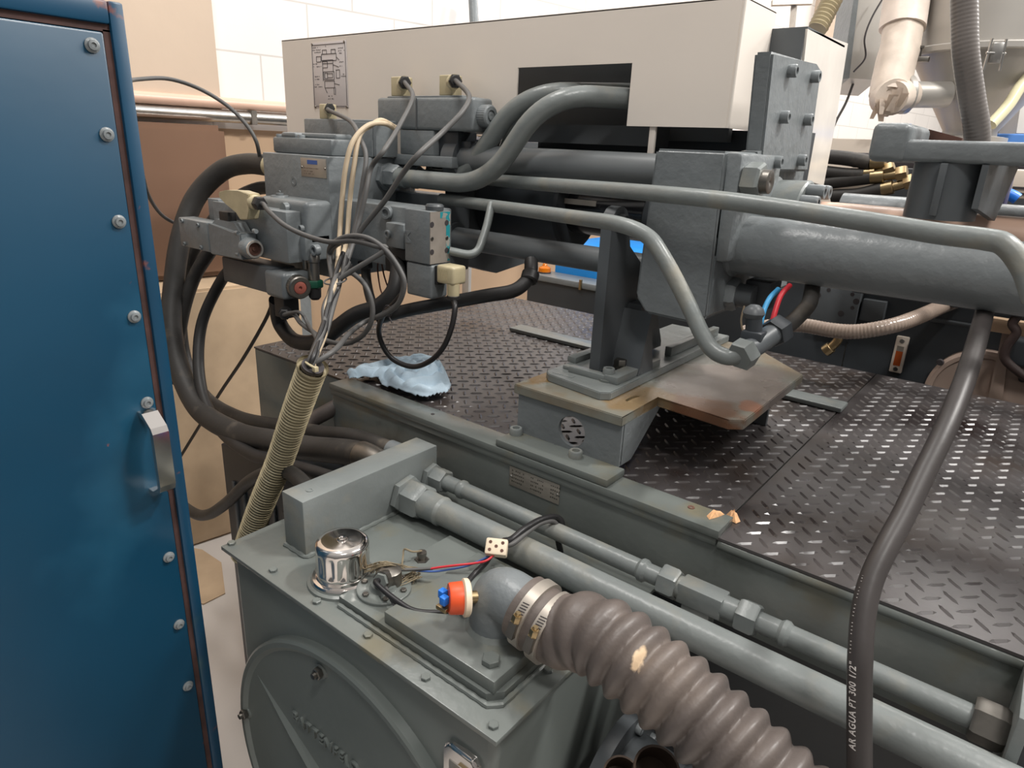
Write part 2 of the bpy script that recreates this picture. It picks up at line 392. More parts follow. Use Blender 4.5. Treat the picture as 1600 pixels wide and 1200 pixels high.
for z in (1.42, 1.2, 1.0): obj('bolt', lathe(B(), WP(-.44, z, .04), WN, [(0, .007), (.005, .006)], 12), DSTEEL, t)
bm = B(); p = [PZ(316, 860, .001), PZ(346, 880, .001), PZ(352, 928, .001), PZ(318, 945, .001), PZ(270, 930, .001), PZ(262, 850, .001)]
prism(bm, p, (0, 0, .004)); tag(obj('cardboard_sheet', bm, CARD), 'flat piece of brown cardboard lying on the floor beside the tank', 'cardboard')
# ceiling trunking and strip hanging above the cream hood, far right
t = thing('cable_tray', 'short perforated grey strut hanging near the wall above the cream hood', 'tray', PD(1235, 6, 3.2))
a, b = PD(1206, 5, 3.2), PD(1268, 3, 3.2)
bm = B(); tube(bm, [a, b], .016, 4); obj('rail', bm, PLATE, t)
bm = B(); tube(bm, [PD(1241, 8, 3.22), PD(1236, 60, 3.22)], .016, 4); obj('leg', bm, PLATE, t)
o = pipe_thing('steel_post', 'thin grey vertical pole standing behind the cream hood', 'pole', [PD(738, -20, 3.1), PD(741, 40, 3.1), PD(744, 120, 3.1)], .021, BLUEGREY)

# ================================================================ blue control cabinet
XC = -.95
e = PX(190, 5, XC); YE = .4205; ZT = PX(190, 5, XC).z
t = thing('control_cabinet', 'tall blue steel cabinet with chrome handle at the left edge', 'cabinet', (XC-.25, -.1, 0))
bm = B(); box(bm, (XC-.5, -.75, 0), (XC-.012, YE, ZT), .006); obj('body', bm, BLUEF, t)
# frame around the door
dl, dr_, dt = -.75, PX(160, 50, XC).y, PX(160, 50, XC).z
bm = B()
box(bm, (XC-.014, dr_+.009, 0), (XC+.004, YE, ZT), .003); box(bm, (XC-.014, -.75, dt+.009), (XC+.004, dr_+.009, ZT), .003)
obj('door_frame', bm, BLUEF, t)
bm = B(); box(bm, (XC-.012, dr_+.001, 0), (XC-.001, dr_+.009, dt+.003)); box(bm, (XC-.012, dl, dt+.001), (XC-.001, dr_+.009, dt+.009)); obj('door_gap', bm, SEAM, t)
bm = B(); box(bm, (XC-.011, dl, 0.02), (XC+.003, dr_, dt), .003); door = obj('door', bm, BLUE, t)
for q in ((142, 71), (165, 210), (184, 346), (208, 494), (228, 628), (262, 869), (278, 974), (292, 1070)):
    p = PX(*q, XC); p.x = XC+.003
    lathe_prof = [(0, .0085), (.0015, .0085), (.003, .006), (.0055, .0055), (.006, .003), (.0045, .0028), (.0045, 0)]
    obj('screw', lathe(B(), p, (1, 0, 0), lathe_prof, 18, caps=False), BLUEGREY, door)
# bow handle
h0, h1 = PX(226, 643, XC), PX(243, 762, XC); yh = (h0.y+h1.y)/2
bm = B(); ztop, zbot = h0.z, h1.z; wd = .011
prof = [(0, ztop+.004), (.014, ztop+.004), (.036, ztop-.012), (.040, ztop-.02), (.040, zbot+.02), (.036, zbot+.010), (.014, zbot-.004), (0, zbot-.004)]
inner = [(0, zbot+.004), (.014, zbot+.004), (.030, zbot+.014), (.032, zbot+.022), (.032, ztop-.022), (.030, ztop-.014), (.014, ztop-.004), (0, ztop-.004)]
for a, b, c, d in zip(prof, prof[1:], inner[::-1], inner[::-1][1:]):
    prism(bm, [(XC+.003+a[0], yh-wd, a[1]), (XC+.003+b[0], yh-wd, b[1]), (XC+.003+d[0], yh-wd, d[1]), (XC+.003+c[0], yh-wd, c[1])], (0, 2*wd, 0))
bmesh.ops.remove_doubles(bm, verts=bm.verts, dist=1e-5)
obj('handle', bm, CHROME, t, angle=.5)

# ================================================================ hydraulic tank
t = thing('hydraulic_tank', 'grey steel oil tank with round front cover and bolted lid, in the foreground', 'tank', (-.67, .63, 0))
tank = t
bm = B(); box(bm, (-.958, .487, .02), (-.382, .88, .8925), .012, 3); obj('body', bm, TANKS, t)
bm = B(); box(bm, (-.971, .474, .8925), (-.37, .778, .900), .0012)
box(bm, (-.971, .788, .8925), (-.37, .885, .900), .0012); lid = obj('lid', bm, GREYT, t)
bm = B(); box(bm, (-.965, .482, .886), (-.376, .88, .8925), .001); obj('gasket', bm, BLACK, t)
for q in ((362, 850), (427, 892), (495, 941), (575, 994), (665, 1060), (771, 1135), (857, 1048)):
    p = PZ(*q, .9); hexb = hexnut(B(), p, p+Vector((0, 0, .0045)), .0068, rot=random.random()); obj('bolt', hexb, GREYT, lid)
# stepped access plates, welded bead below
bm = B()
pl = [(-.706, .512), (-.419, .512), (-.404, .53), (-.404, .742), (-.7, .742)]
prism(bm, [(x, y, .9) for x, y in pl], (0, 0, .012)); obj('access_plate', bm, GREYT, t)
bm = B(); box(bm, (-.612, .517, .912), (-.411, .715, .931), .0015); pl2 = obj('access_plate', bm, GREYT, t)
bm = B(); P_ = [Vector((-.70, .507, .9015)), Vector((-.412, .507, .9015)), Vector((-.4, .52, .9015)), Vector((-.4, .742, .9015))]
tube(bm, resample(P_, .006), .004, 8, rf=lambda L, i: .004+.0005*math.sin(i*1.9)); obj('weld_bead', bm, GREYT, t)
p = PZ(767, 1035, .931); obj('bolt', hexnut(B(), p, p+Vector((0, 0, .009)), .0125, rot=.3), GREYT, pl2)
# filler cap
c = Vector((-.7475, .5525, .9))
bm = B(); lathe(bm, c, (0, 0, 1), [(0, .056), (.004, .055), (.006, .05), (.008, .049)], 40); obj('cap_collar', bm, GREYT, t)
bm = B(); lathe(bm, c+Vector((0, 0, .006)), (0, 0, 1), [(0, .047), (.003, .0485), (.006, .047), (.007, .042), (.012, .041)], 48); capb = obj('cap_base', bm, CHROME, t)
bm = B(); n = 80; rings = []
cc = c+Vector((0, 0, .018))
for tz, rr, am in ((0, .0405, 0), (.003, .0412, 0), (.006, .041, .3), (.012, .0405, 1), (.034, .0405, 1), (.041, .0408, .4), (.045, .0408, 0), (.050, .0395, 0), (.0535, .036, 0), (.0545, .03, 0), (.0545, .012, 0), (.055, .008, 0), (.0575, .0075, 0), (.0578, .004, 0), (.0565, .003, 0), (.0565, .0001, 0)):
    ring = []
    for k in range(n):
        a = 2*math.pi*k/n; f = abs(math.sin(a*7)) ** 3
        r = rr-am*.0032*f
        ring.append(bm.verts.new(cc+Vector((math.cos(a)*r, math.sin(a)*r, tz))))
    rings.append(ring)
for a, b in zip(rings, rings[1:]):
    for k in range(n): bm.faces.new((a[k], a[(k+1) % n], b[(k+1) % n], b[k]))
bm.faces.new(rings[0][::-1])
obj('filler_cap', bm, CHROME, t, angle=.9)
# round front cover with raised rim, ridge, lettering, nuts
cx, cz, R, yf = -.667, .54, .297, .487
bm = B(); lathe(bm, (cx, yf+.002, cz), (0, -1, 0), [(0, R), (.016, R), (.019, R-.004), (.019, R-.012), (.0135, R-.02), (.0125, R-.03), (.0125, 0)], 96, caps=False)
cov = obj('round_cover', bm, TANKS, t, angle=.5)
YF = yf+.002-.0125
bm = B()
a, b = PY(401, 1052, YF), PY(520, 1245, YF); dv = (b-a).normalized(); nv = Vector((dv.z, 0, -dv.x))
vs = [a, a+dv*.12+nv*.010, b+nv*.018, b-nv*.018, a+dv*.12-nv*.010]; vv = [bm.verts.new(v) for v in vs]
r1 = bm.verts.new(a+dv*.12+Vector((0, -.008, 0))); r2 = bm.verts.new(b+Vector((0, -.012, 0)))
bm.faces.new((vv[0], vv[1], r1)); bm.faces.new((vv[1], vv[2], r2, r1)); bm.faces.new((vv[0], r1, vv[4])); bm.faces.new((vv[4], r1, r2, vv[3]))
obj('ridge', bm, TANKS, cov, smooth=False)
text_mesh('BATTENFELD', .0265, PY(459, 1118, YF)+Vector((0, 0, -.004)), (1, 0, .02), (0, 0, 1), TANKS, cov, depth=.0045, bold=.0003, space=1.1)
for ang in (100, 175, 20, -60, -120):
    an = math.radians(ang); p = Vector((cx+math.cos(an)*(R-.035), YF, cz+math.sin(an)*(R-.035)))
    if ang == 100: p = PY(503, 1048, YF)
    if ang == 175: p = PY(387, 1112, YF)
    if ang == 20: p = Vector((-.40, YF, .62))
    bm = B(); lathe(bm, p, (0, -1, 0), [(0, .0125), (.003, .0125), (.0032, .008)], 20); obj('washer', bm, GREYT, cov)
    bm = B(); hexnut(bm, p+Vector((0, -.003, 0)), p+Vector((0, -.012, 0)), .0095); cyl(bm, p+Vector((0, -.012, 0)), p+Vector((0, -.017, 0)), .0048, 12); obj('nut', bm, DSTEEL, cov)
# sight glass, chrome framed
x0, x1, z1 = -.458, -.398, .842
bm = B()
prism(bm, [(x0+.01, .487, z1), (x1-.01, .487, z1), (x1, .487, z1-.01), (x1, .487, z1-.15), (x0, .487, z1-.15), (x0, .487, z1-.01)], (0, -.012, 0))
bmesh.ops.bevel(bm, geom=[e for e in bm.edges], offset=.004, segments=3, affect='EDGES'); frame = obj('sight_glass', bm, CHROME, t)
bm = B(); box(bm, (x0+.013, .4765, z1-.14), (x1-.013, .474, z1-.022), .002); obj('glass', bm, PLATE, frame)
bm = B(); hexnut(bm, ((x0+x1)/2, .474, z1-.04), ((x0+x1)/2, .464, z1-.04), .013); obj('screw', bm, BRASS, frame)
# manifold block standing on the lid
t = thing('manifold_block', 'long rectangular grey steel block standing on the tank lid with pipes through it', 'block', (-.8675, .7, .9))
bm = B(); box(bm, (-.896, .548, .9), (-.839, .850, 1.002), .002); obj('body', bm, GREY, t)
bm = B(); P_ = [Vector((-.838, .85, .9015)), Vector((-.838, .547, .9015)), Vector((-.897, .547, .9015))]
tube(bm, resample(P_, .006), .004, 8, rf=lambda L, i: .0045+.0008*math.sin(i*1.7)); obj('weld_bead', bm, GREYT, t)
p = PZ(484, 766, 1.002); obj('plug', lathe(B(), p, (0, 0, 1), [(0, .0065), (.001, .0065), (.001, .004), (-.001, .003)], 16, caps=False), GREY, t)

# sensor flange with gland and cable
fc = PZ(600, 921, .912)
t = thing('level_sensor', 'round flanged sensor with cable gland on the tank lid beside the chrome cap', 'sensor', fc)
bm = B(); lathe(bm, fc, (0, 0, 1), [(0, .041), (.004, .041), (.005, .040), (.005, .022), (.007, .02), (.012, .019)], 40); obj('flange', bm, GREYT, t)
for k in range(6):
    a = k*math.pi/3+.4; p = fc+Vector((math.cos(a)*.032, math.sin(a)*.032, .005)); obj('bolt', hexnut(B(), p, p+Vector((0, 0, .004)), .0048), DSTEEL, t)
gd = Vector((.25, -.8, .30)).normalized(); g0 = fc+Vector((0, .012, .016))
bm = B(); lathe(bm, g0, (0, 0, 1), [(-.01, .018), (.012, .018), (.016, .012)], 24); cyl(bm, g0, g0+gd*.026, .0135, 20); obj('gland_body', bm, DSTEEL, t)
bm = B(); hexnut(bm, g0+gd*.018, g0+gd*.030, .0125); obj('gland_nut', bm, GREYT, t)
elb0 = PZ(775, 975, .931)
pth = [g0+gd*.02, g0+gd*.04, PZ(622, 940, .932), PZ(650, 955, .928), PZ(690, 957, .930), PZ(716, 950, .938), PZ(722, 940, .955)]
pipe_thing('sensor_cable', 'black cable looping from the flanged sensor to the orange vacuum gauge', 'cable', pth, .0042, CABLEB)
pth = [g0+gd*.02+Vector((0, 0, -.004)), PZ(617, 945, .925), PZ(640, 962, .917), PZ(690, 967, .917), PZ(712, 956, .930)]
pipe_thing('sensor_cable', 'thin grey cable lying under the black one beside the orange gauge', 'cable', pth, .0028, CABLE)
# elbow, clamps and large ribbed suction hose
y0 = elb0.y
ec = elb0+Vector((0, 0, .0))
ax_z = .058+.931
path_el = rounded([ec, Vector((ec.x, y0, ax_z)), Vector((ec.x+.10, y0, ax_z-.012))], .045, 12)
t = thing('suction_elbow', 'grey painted steel elbow rising from the access plate into the ribbed hose', 'elbow', ec)
bm = B(); tube(bm, path_el, .038, 28, rf=lambda L, i: .0365 if L > .01 else .0375); obj('elbow', bm, BLUEGREY, t)
bm = B(); lathe(bm, ec, (0, 0, 1), [(0, .043), (.003, .040), (.006, .037)], 32, caps=False); obj('weld_bead', bm, GREYT, t)
# ribbed hose path
hp = smoothpath([Vector((ec.x+.045, y0, ax_z-.005)), Vector((ec.x+.10, y0, ax_z-.014)), PY(932, 993, y0+.005), PY(1027, 1062, y0+.005), PY(1129, 1151, y0+.005), PY(1245, 1262, y0+.005), PY(1380, 1400, y0+.02), Vector((-.10, y0+.06, .66))], 14)
fine = resample(hp, .0022)
def ribr(L, i):
    return .045
def ribk(L, a):
    if L < .060: return .0435
    s = .5-.5*math.cos(2*math.pi*((L-.060)/.0255+a))
    k = min(1, .15+(L-.060)/.09)
    return .0435+.0095*k*(s**.6)
bm = B(); tube(bm, fine, .045, 44, rfk=ribk)
rh = tag(obj('ribbed_hose', bm, CORR, angle=1.2), 'thick brown ribbed rubber suction hose dropping from the tank elbow', 'hose')
_q = PY(986, 1042, y0-.045)
spot(CORR, srgb(226, 198, 164), _q-rh.location, (.006, .03, .016), .5, 60)
HD = (hp[14]-hp[0]).normalized()
for s, lab in ((.012, 'steel hose clamp nearest the elbow on the ribbed hose'), (.040, 'steel hose clamp on the ribbed hose, second from the elbow')):
    q0 = resample(hp, .001); cpt = q0[int(s*1000)]; ax = HD
    t = thing('hose_clamp', lab, 'hose clamp', cpt, 'hose clamps on the ribbed suction hose')
    bm = B(); lathe(bm, cpt, ax, [(0, .0462), (0, .0475), (.015, .0475), (.015, .0462)], 48); obj('band', bm, PLATE, t)
    side = (CC-cpt).normalized(); side = (side-ax*side.dot(ax)).normalized()
    up = ax.cross(side); side = (side-up*(.75 if up.z > 0 else -.75)).normalized(); up = ax.cross(side)
    sp = cpt+ax*.0075+side*.0485
    if up.z < 0: up = -up
    bm = B(); tube(bm, [sp-up*.012, sp+up*.010], .0075, 4); obj('housing', bm, DSTEEL, t)
    bm = B(); hexnut(bm, sp+up*.010, sp+up*.020, .0062); cyl(bm, sp+up*.006, sp+up*.024, .0035, 12); obj('screw', bm, BRASS, t)
    bm = B()
    for k in range(7):
        a = .28+k*.075; d = side*math.cos(a)+up*math.sin(a); e_ = -side*math.sin(a)+up*math.cos(a)
        c0 = cpt+ax*.0075+d*.0476; tube(bm, [c0-ax*.0045-e_*.0008, c0+ax*.0045+e_*.0008], .0007, 4)
    obj('slots', bm, INK, t)
# orange vacuum gauge
gp = PY(722, 934, y0-.045); gax = Vector((-.62, -.78, .05)).normalized()
t = thing('vacuum_gauge', 'round orange and cream vacuum switch screwed to the side of the elbow', 'gauge', gp)
bm = B(); cyl(bm, gp-gax*.012, gp-gax*.05, .008, 16); obj('stem', bm, BRASS, t)
bm = B(); lathe(bm, gp, gax, [(-.010, .022), (-.008, .0245), (-.002, .025), (0, .022)], 36); obj('ring', bm, CREAM, t)
bm = B(); lathe(bm, gp, gax, [(-.002, .0215), (.016, .0205), (.018, .019), (.018, .0)], 36, caps=False); obj('body', bm, ORANGE, t)
u_ = gax.cross(Vector((0, 0, 1))).normalized(); v_ = u_.cross(gax)
for k, nm in ((.010, 'terminal'), (-.004, 'terminal')):
    bm = B(); q = gp+gax*.024+u_*k+v_*.001
    box(bm, q-Vector((.005, .005, .006)), q+Vector((.005, .005, .006)), .0015); obj('terminal', bm, BLUEP, t)
bm = B(); q = gp+gax*.020-v_*.012; box(bm, q-Vector((.010, .010, .003)), q+Vector((.008, .002, .003)), .001); obj('clip', bm, BRASS, t)
# small nut stub with broken wire
p = PZ(659, 884, .9)
t = thing('plug_stub', 'small hexagonal stub with a frayed wire on the lid behind the sensor', 'fitting', p)
obj('nut', hexnut(B(), p, p+Vector((0, 0, .014)), .0125), DSTEEL, t)
obj('stem', lathe(B(), p+Vector((0, 0, .014)), (0, 0, 1), [(0, .006), (.006, .006), (.007, .008), (.012, .008), (.012, .003)], 18), DSTEEL, t)
pth = [p+Vector((0, 0, .028)), PZ(645, 862, .932), PZ(632, 858, .930), PZ(630, 868, .922), PZ(628, 884, .912)]
obj('wire', tube(B(), smoothpath(pth, 6), .0016, 6), FRAY, t)
# frayed braid bundle
bm = B()
for k in range(34):
    a = [PZ(580+random.uniform(-12, 10), 888+random.uniform(-4, 8), .930), PZ(600+random.uniform(-8, 8), 880+random.uniform(-3, 4), .940+random.uniform(0, .008)),
         PZ(622+random.uniform(-8, 14), 886+random.uniform(-4, 4), .936), PZ(645+random.uniform(-6, 8), 889+random.uniform(-3, 3), .932)]
    tube(bm, smoothpath(a, 4), .0007, 4)
for k in range(16):
    a = [PZ(640+random.uniform(-18, 8), 905+random.uniform(-6, 10), .914), PZ(652+random.uniform(-8, 8), 898+random.uniform(-6, 6), .924), PZ(628+random.uniform(-18, 12), 910+random.uniform(-6, 14), .914)]
    tube(bm, smoothpath(a, 5), .0007, 4)
tag(obj('frayed_braid', bm, FRAY), 'tangle of frayed brown fibres over the cable gland beside the chrome cap', 'fibres')
WZ = [(645, 889, .932), (668, 889, .934), (690, 886, .94), (715, 883, .946)]
pipe_thing('wire', 'red wire running from the frayed tangle to the cream terminal block', 'wire', [PZ(*q) for q in WZ]+[PZ(742, 880, .95), PZ(760, 876, .955), PZ(773, 866, .960)], .0018, REDP)
pipe_thing('wire', 'thin blue wire beside the red one under the cream terminal block', 'wire', [PZ(645, 891, .930), PZ(675, 893, .932), PZ(700, 890, .936), PZ(730, 884, .942), PZ(758, 872, .952), PZ(768, 864, .958)], .0016, BLUEINK)
pipe_thing('wire', 'dark grey wire trailing from the frayed tangle towards the elbow', 'wire', [PZ(612, 890, .936), PZ(640, 890, .934), PZ(676, 888, .935)], .0026, CABLE)
# terminal block resting on the large pipe
tp = PZ(776, 856, .966)
t = thing('terminal_block', 'cream ceramic terminal block with round holes resting against the large pipe', 'terminal block', tp)
R_ = Matrix.Rotation(.55, 3, 'Z') @ Matrix.Rotation(-.85, 3, 'X')
bm = B(); box(bm, tp-Vector((.017, .009, .013)), tp+Vector((.017, .009, .013)), .003); bmesh.ops.rotate(bm, verts=bm.verts, cent=tp, matrix=R_); tb = obj('body', bm, CREAM, t)
bm = B()
for i in (-.0095, 0, .0095):
    for k in (-.006, .006):
        if i == 0 and k > 0: continue
        q = tp+Vector((i, -.0091, k if i else 0)); lathe(bm, q, (0, -1, 0), [(0, .0026), (.0003, .0026)], 12)
bmesh.ops.rotate(bm, verts=bm.verts, cent=tp, matrix=R_); obj('screw_holes', bm, RUST, t)
pipe_thing('cable', 'short twin black cable bent over the small pipe from the terminal block', 'cable', [tp+Vector((.006, .01, .01)), PZ(800, 842, .972), PZ(820, 826, .978), PZ(845, 812, .976), PZ(868, 808, .968), PZ(878, 818, .955), PZ(872, 840, .93), PZ(876, 862, .90)], .0052, CABLEB)
pipe_thing('cable', 'grey cable bent over the small pipe beside the twin black one', 'cable', [tp+Vector((.0, .012, .0)), PZ(800, 850, .968), PZ(822, 833, .972), PZ(842, 819, .972), PZ(862, 814, .966), PZ(874, 824, .95)], .0042, CABLE)
pipe_thing('cable', 'black cable from the terminal block down behind the grey elbow', 'cable', [tp+Vector((-.006, .0, -.008)), PZ(758, 880, .945), PZ(742, 896, .934), PZ(728, 912, .932)], .0045, CABLEB)

# ================================================================ two long pipes from the block
YB, ZB = .765, .932
t = thing('hydraulic_pipe', 'thick grey hydraulic pipe running from the block along the machine side', 'pipe', (-.3, YB, ZB-.025), 'long pipes from the manifold block')
obj('tube', cyl(B(), (-.80, YB, ZB), (.55, YB, ZB), .0235, 32), GREY, t)
obj('nut', hexnut(B(), (-.839, YB, ZB), (-.823, YB, ZB), .038, rot=.2), GREY, t)
obj('nut', hexnut(B(), (-.824, YB, ZB), (-.782, YB, ZB), .0345, rot=.5), GREY, t)
obj('collar', lathe(B(), (-.782, YB, ZB), (1, 0, 0), [(0, .027), (.03, .0255), (.040, .027), (.046, .0235)], 32), GREY, t)
YS, ZS = .832, .945
t = thing('hydraulic_pipe', 'thinner grey hydraulic pipe with two union nuts beside the platform wall', 'pipe', (-.3, YS, ZS-.02), 'long pipes from the manifold block')
obj('tube', cyl(B(), (-.80, YS, ZS), (.05, YS, ZS), .0145, 26), GREY, t)
obj('nut', hexnut(B(), (-.839, YS, ZS), (-.826, YS, ZS), .026, rot=.3), GREY, t)
obj('nut', hexnut(B(), (-.826, YS, ZS), (-.796, YS, ZS), .0235, rot=.6), GREY, t)
def onS(px, py): return PY(px, py, YS).x
xb = [onS(1005, 893), onS(1225, 997)]
obj('bead', lathe(B(), (-.755, YS, ZS), (1, 0, 0), [(-.008, .0145), (-.003, .0175), (.003, .0175), (.008, .0145)], 26, caps=False), GREY, t)
for x in xb: obj('bead', lathe(B(), (x, YS, ZS), (1, 0, 0), [(-.008, .0145), (-.003, .018), (.003, .018), (.008, .0145)], 26, caps=False), GREY, t)
x = onS(1046, 916); obj('nut', hexnut(B(), (x-.014, YS, ZS), (x+.014, YS, ZS), .0245, rot=.3), GREY, t)
x2 = onS(1168, 972); obj('nut', hexnut(B(), (x2-.014, YS, ZS), (x2+.014, YS, ZS), .0245, rot=.5), GREY, t)
bm = B(); box(bm, (x+.018, YS-.0165, ZS-.0165), (x2-.034, YS+.0165, ZS+.0165), .003); cyl(bm, (x+.012, YS, ZS), (x2-.012, YS, ZS), .0165, 26); box(bm, (x+.026, YS-.013, ZS-.05), (x2-.05, YS+.013, ZS-.01), .003)
obj('union_body', bm, GREY, t)
xe = onS(1590, 1152)
obj('flange', hexnut(B(), (.05, YS, ZS), (.085, YS, ZS), .026), DSTEEL, t)
# ================================================================ machine bed (platform)
t = thing('machine_bed', 'long grey machine bed carrying the black tread mats', 'machine bed', (-.2, 1.45, 0))
bed = t
bm = B(); box(bm, (-1.64, .957, .0), (-1.234, 2.0, .9995), .002); box(bm, (-1.236, .906, 0.86), (1.6, 2.0, .9995), .002); obj('body', bm, GREYT, t)
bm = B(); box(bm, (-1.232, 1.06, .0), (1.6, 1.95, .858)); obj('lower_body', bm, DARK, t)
bm = B(); lathe(bm, (-.296, .907, .992), (1, 0, 0), [(0, .0085), (1.9, .0085)], 20); obj('rounded_edge', bm, GREYT, t)
# bent cover strip along the front
bm = B(); box(bm, (-1.234, .897, 1.004), (-.296, .955, 1.018), .0012); box(bm, (-1.234, .9, .990), (-.299, .908, 1.003), .001); strip = obj('cover_strip', bm, GREYT, t)
for q in ((1080, 793), (905, 722)):
    p = PZ(*q, 1.018); obj('screw', lathe(B(), p, (0, 0, 1), [(0, .0058), (.001, .0055), (.001, .003), (-.0003, .002)], 16, caps=False), RUST, strip)
for q in ((676, 647),):
    p = PZ(*q, 1.018); obj('screw', lathe(B(), p, (0, 0, 1), [(0, .004), (.0006, .004)], 14), INK, strip)
# embossed data plate
p0, p1 = PY(797, 727, .905), PY(876, 793, .905)
xa, xz = p0.x, PY(874, 775, .905).x; zt = PY(797, 727, .905).z; zb = PY(797, 757, .905).z
bm = B(); box(bm, (xa, .9055, zb), (xz, .904, zt), .0004); dp = obj('data_plate', bm, PLATE, t)
bm = B()
def marks(bm, x, y, z, wid, hgt, n):
    # worn, unreadable print: a row of short strokes
    for k in range(n):
        if random.random() < .18: continue
        xx = x+wid*k/n; box(bm, (xx, y, z+hgt*random.uniform(0, .3)), (xx+wid/n*.55, y-.0002, z+hgt*random.uniform(.7, 1)))
for i in range(4):
    for x_, w_, n_ in ((.006, .03, 7), (.05, .03, 8), (.095, .022, 5)): marks(bm, xa+x_, .904, zt-.009-i*.0075, w_, .0038, n_)
obj('embossing', bm, DSTEEL, dp, smooth=False)
for x_ in (xa+.004, xz-.004): obj('rivet', lathe(B(), (x_, .904, (zt+zb)/2), (0, -1, 0), [(0, .0025), (.0015, .0018)], 12), STEEL, dp)
# vented side cabinet at the rear left of the tank
t = thing('ventilated_cabinet', 'dark grey low cabinet with vertical louvres behind the ribbed conduit', 'cabinet', (-1.3, .87, 0))
bm = B(); box(bm, (-1.575, .80, 0), (-1.0, .95, .79), .004); obj('body', bm, DARK, t)
for i in range(11):
    x = -1.53+i*.045; bm = B(); box(bm, (x, .794, .48), (x+.014, .801, .70), .003); obj('louvre', bm, DGREY, t)
# left-hand end panel in front of bed recess
def lensbar(bm, c, a, L, wd, h):
    d = Vector((math.cos(a), math.sin(a), 0)); s = Vector((-d.y, d.x, 0))
    o = [c-d*L/2, c-d*L*.22-s*wd/2, c+d*L*.22-s*wd/2, c+d*L/2, c+d*L*.22+s*wd/2, c-d*L*.22+s*wd/2]
    o = [bm.verts.new(v) for v in o]; a1 = bm.verts.new(c-d*L*.3+Vector((0, 0, h))); a2 = bm.verts.new(c+d*L*.3+Vector((0, 0, h)))
    for f in ((o[0], o[1], a1), (o[1], o[2], a2, a1), (o[2], o[3], a2), (o[3], o[4], a2), (o[4], o[5], a1, a2), (o[5], o[0], a1)): bm.faces.new(f)
def tread(name, x0, x1, y0, y1, label):
    bm = B(); z = 1.0005
    box(bm, (x0, y0, z), (x1, y1, z+.0045))
    p = .028; zz = z+.0044; d1 = Vector((math.cos(.785), math.sin(.785), 0)); d2 = Vector((d1.y, -d1.x, 0)); o = Vector((PZ(1521, 912, 1.005).x, PZ(1521, 912, 1.005).y, zz))
    for i in range(-90, 91):
        for j in range(-90, 91):
            c = o+d1*(i*p)+d2*(j*p)
            if x0+.008 < c.x < x1-.008 and y0+.008 < c.y < y1-.008:
                lensbar(bm, c, .785 if (i+j) % 2 == 0 else -.785, .031, .0072, .0024)
    return tag(obj(name, bm, MAT, smooth=True, angle=.3), label, 'mat', 'tread mats on the machine bed')
tread('rubber_mat', -1.643, -.308, .957, 2.0, 'black treaded mat on the machine bed under the rusty pedestal and the blue rag')
tread('rubber_mat', -.305, 1.5, .902, 2.0, 'black treaded mat at the right, under the hanging black hose')
o = obj('cover_bar', box(B(), (-1.27, 1.60, 1.0065), (-.298, 1.66, 1.018), .003), GREY)
tag(o, 'flat light grey bar lying on the mats behind the pedestal', 'bar')
# rag
t0 = Vector((-1.06, 1.02, 1.006))
bm = B()
outline = [(541, 584), (560, 576), (590, 570), (618, 566), (648, 558), (680, 562), (697, 590), (706, 606), (700, 616), (668, 623), (655, 622), (625, 612), (596, 603), (590, 592), (570, 592), (545, 594)]
pts = [PZ(*q, 1.019) for q in outline]
cen = PZ(655, 592, 1.019)
from mathutils import noise
def inside(p, poly):
    c = False
    for i in range(len(poly)):
        a, b = poly[i], poly[i-1]
        if (a.y > p.y) != (b.y > p.y) and p.x < (b.x-a.x)*(p.y-a.y)/(b.y-a.y)+a.x: c = not c
    return c
def edged(p, poly):
    best = 9
    for i in range(len(poly)):
        a, b = poly[i-1], poly[i]; ab = b-a; s = max(0, min(1, (p-a).dot(ab)/ab.length_squared)); best = min(best, (p-(a+ab*s)).length)
    return best
x0 = min(p.x for p in pts); x1 = max(p.x for p in pts); y0_ = min(p.y for p in pts); y1_ = max(p.y for p in pts)
st = .0022; grid = {}
nx, ny = int((x1-x0)/st)+1, int((y1_-y0_)/st)+1
peak = PZ(672, 590, 1.03)
for i in range(nx):
    for j in range(ny):
        p = Vector((x0+i*st, y0_+j*st, 1.019))
        if inside(p, pts):
            e = edged(p, pts); h = min(1, e/.018) ** .6
            dpk = (p-Vector((peak.x, peak.y, p.z))).length
            ang = math.atan2(p.y-peak.y, p.x-peak.x)
            fold = abs(math.sin(dpk*95+ang*1.6+noise.noise(p*16)*2.6))*.011+math.sin(ang*9+noise.noise(p*30)*2)*.003+noise.noise(p*60)*.003-.004
            z = 1.0185+h*(.010+.034*math.exp(-(dpk/.065)**2)+fold*1.2)
            grid[(i, j)] = bm.verts.new((p.x, p.y, max(z, 1.0183)))
for (i, j), v in grid.items():
    q = [grid.get(k) for k in ((i, j), (i+1, j), (i+1, j+1), (i, j+1))]
    if all(q): bm.faces.new(q)
for _ in range(2): bmesh.ops.smooth_vert(bm, verts=bm.verts, factor=.5, use_axis_x=True, use_axis_y=True, use_axis_z=True)
bmesh.ops.solidify(bm, geom=bm.faces, thickness=-.0015)
o = obj('cleaning_rag', bm, RAG, angle=2.5); tag(o, 'crumpled pale blue cloth rag lying on the corner of the mat', 'rag')

# ================================================================ pedestal
ZP = 1.128
t = thing('pedestal', 'grey welded pedestal with round hole and rust-stained top plate', 'pedestal', (-.6, 1.1, 1.018))
bm = B(); box(bm, (-.735, .898, 1.0185), (-.492, .958, 1.033), .003); foot = obj('foot', bm, GREYT, t)
for q in ((806, 678), (899, 714)):
    p = PZ(*q, 1.033); obj('bolt', screw(B(), p, (0, 0, 1), .0125, .013), GREY, foot)
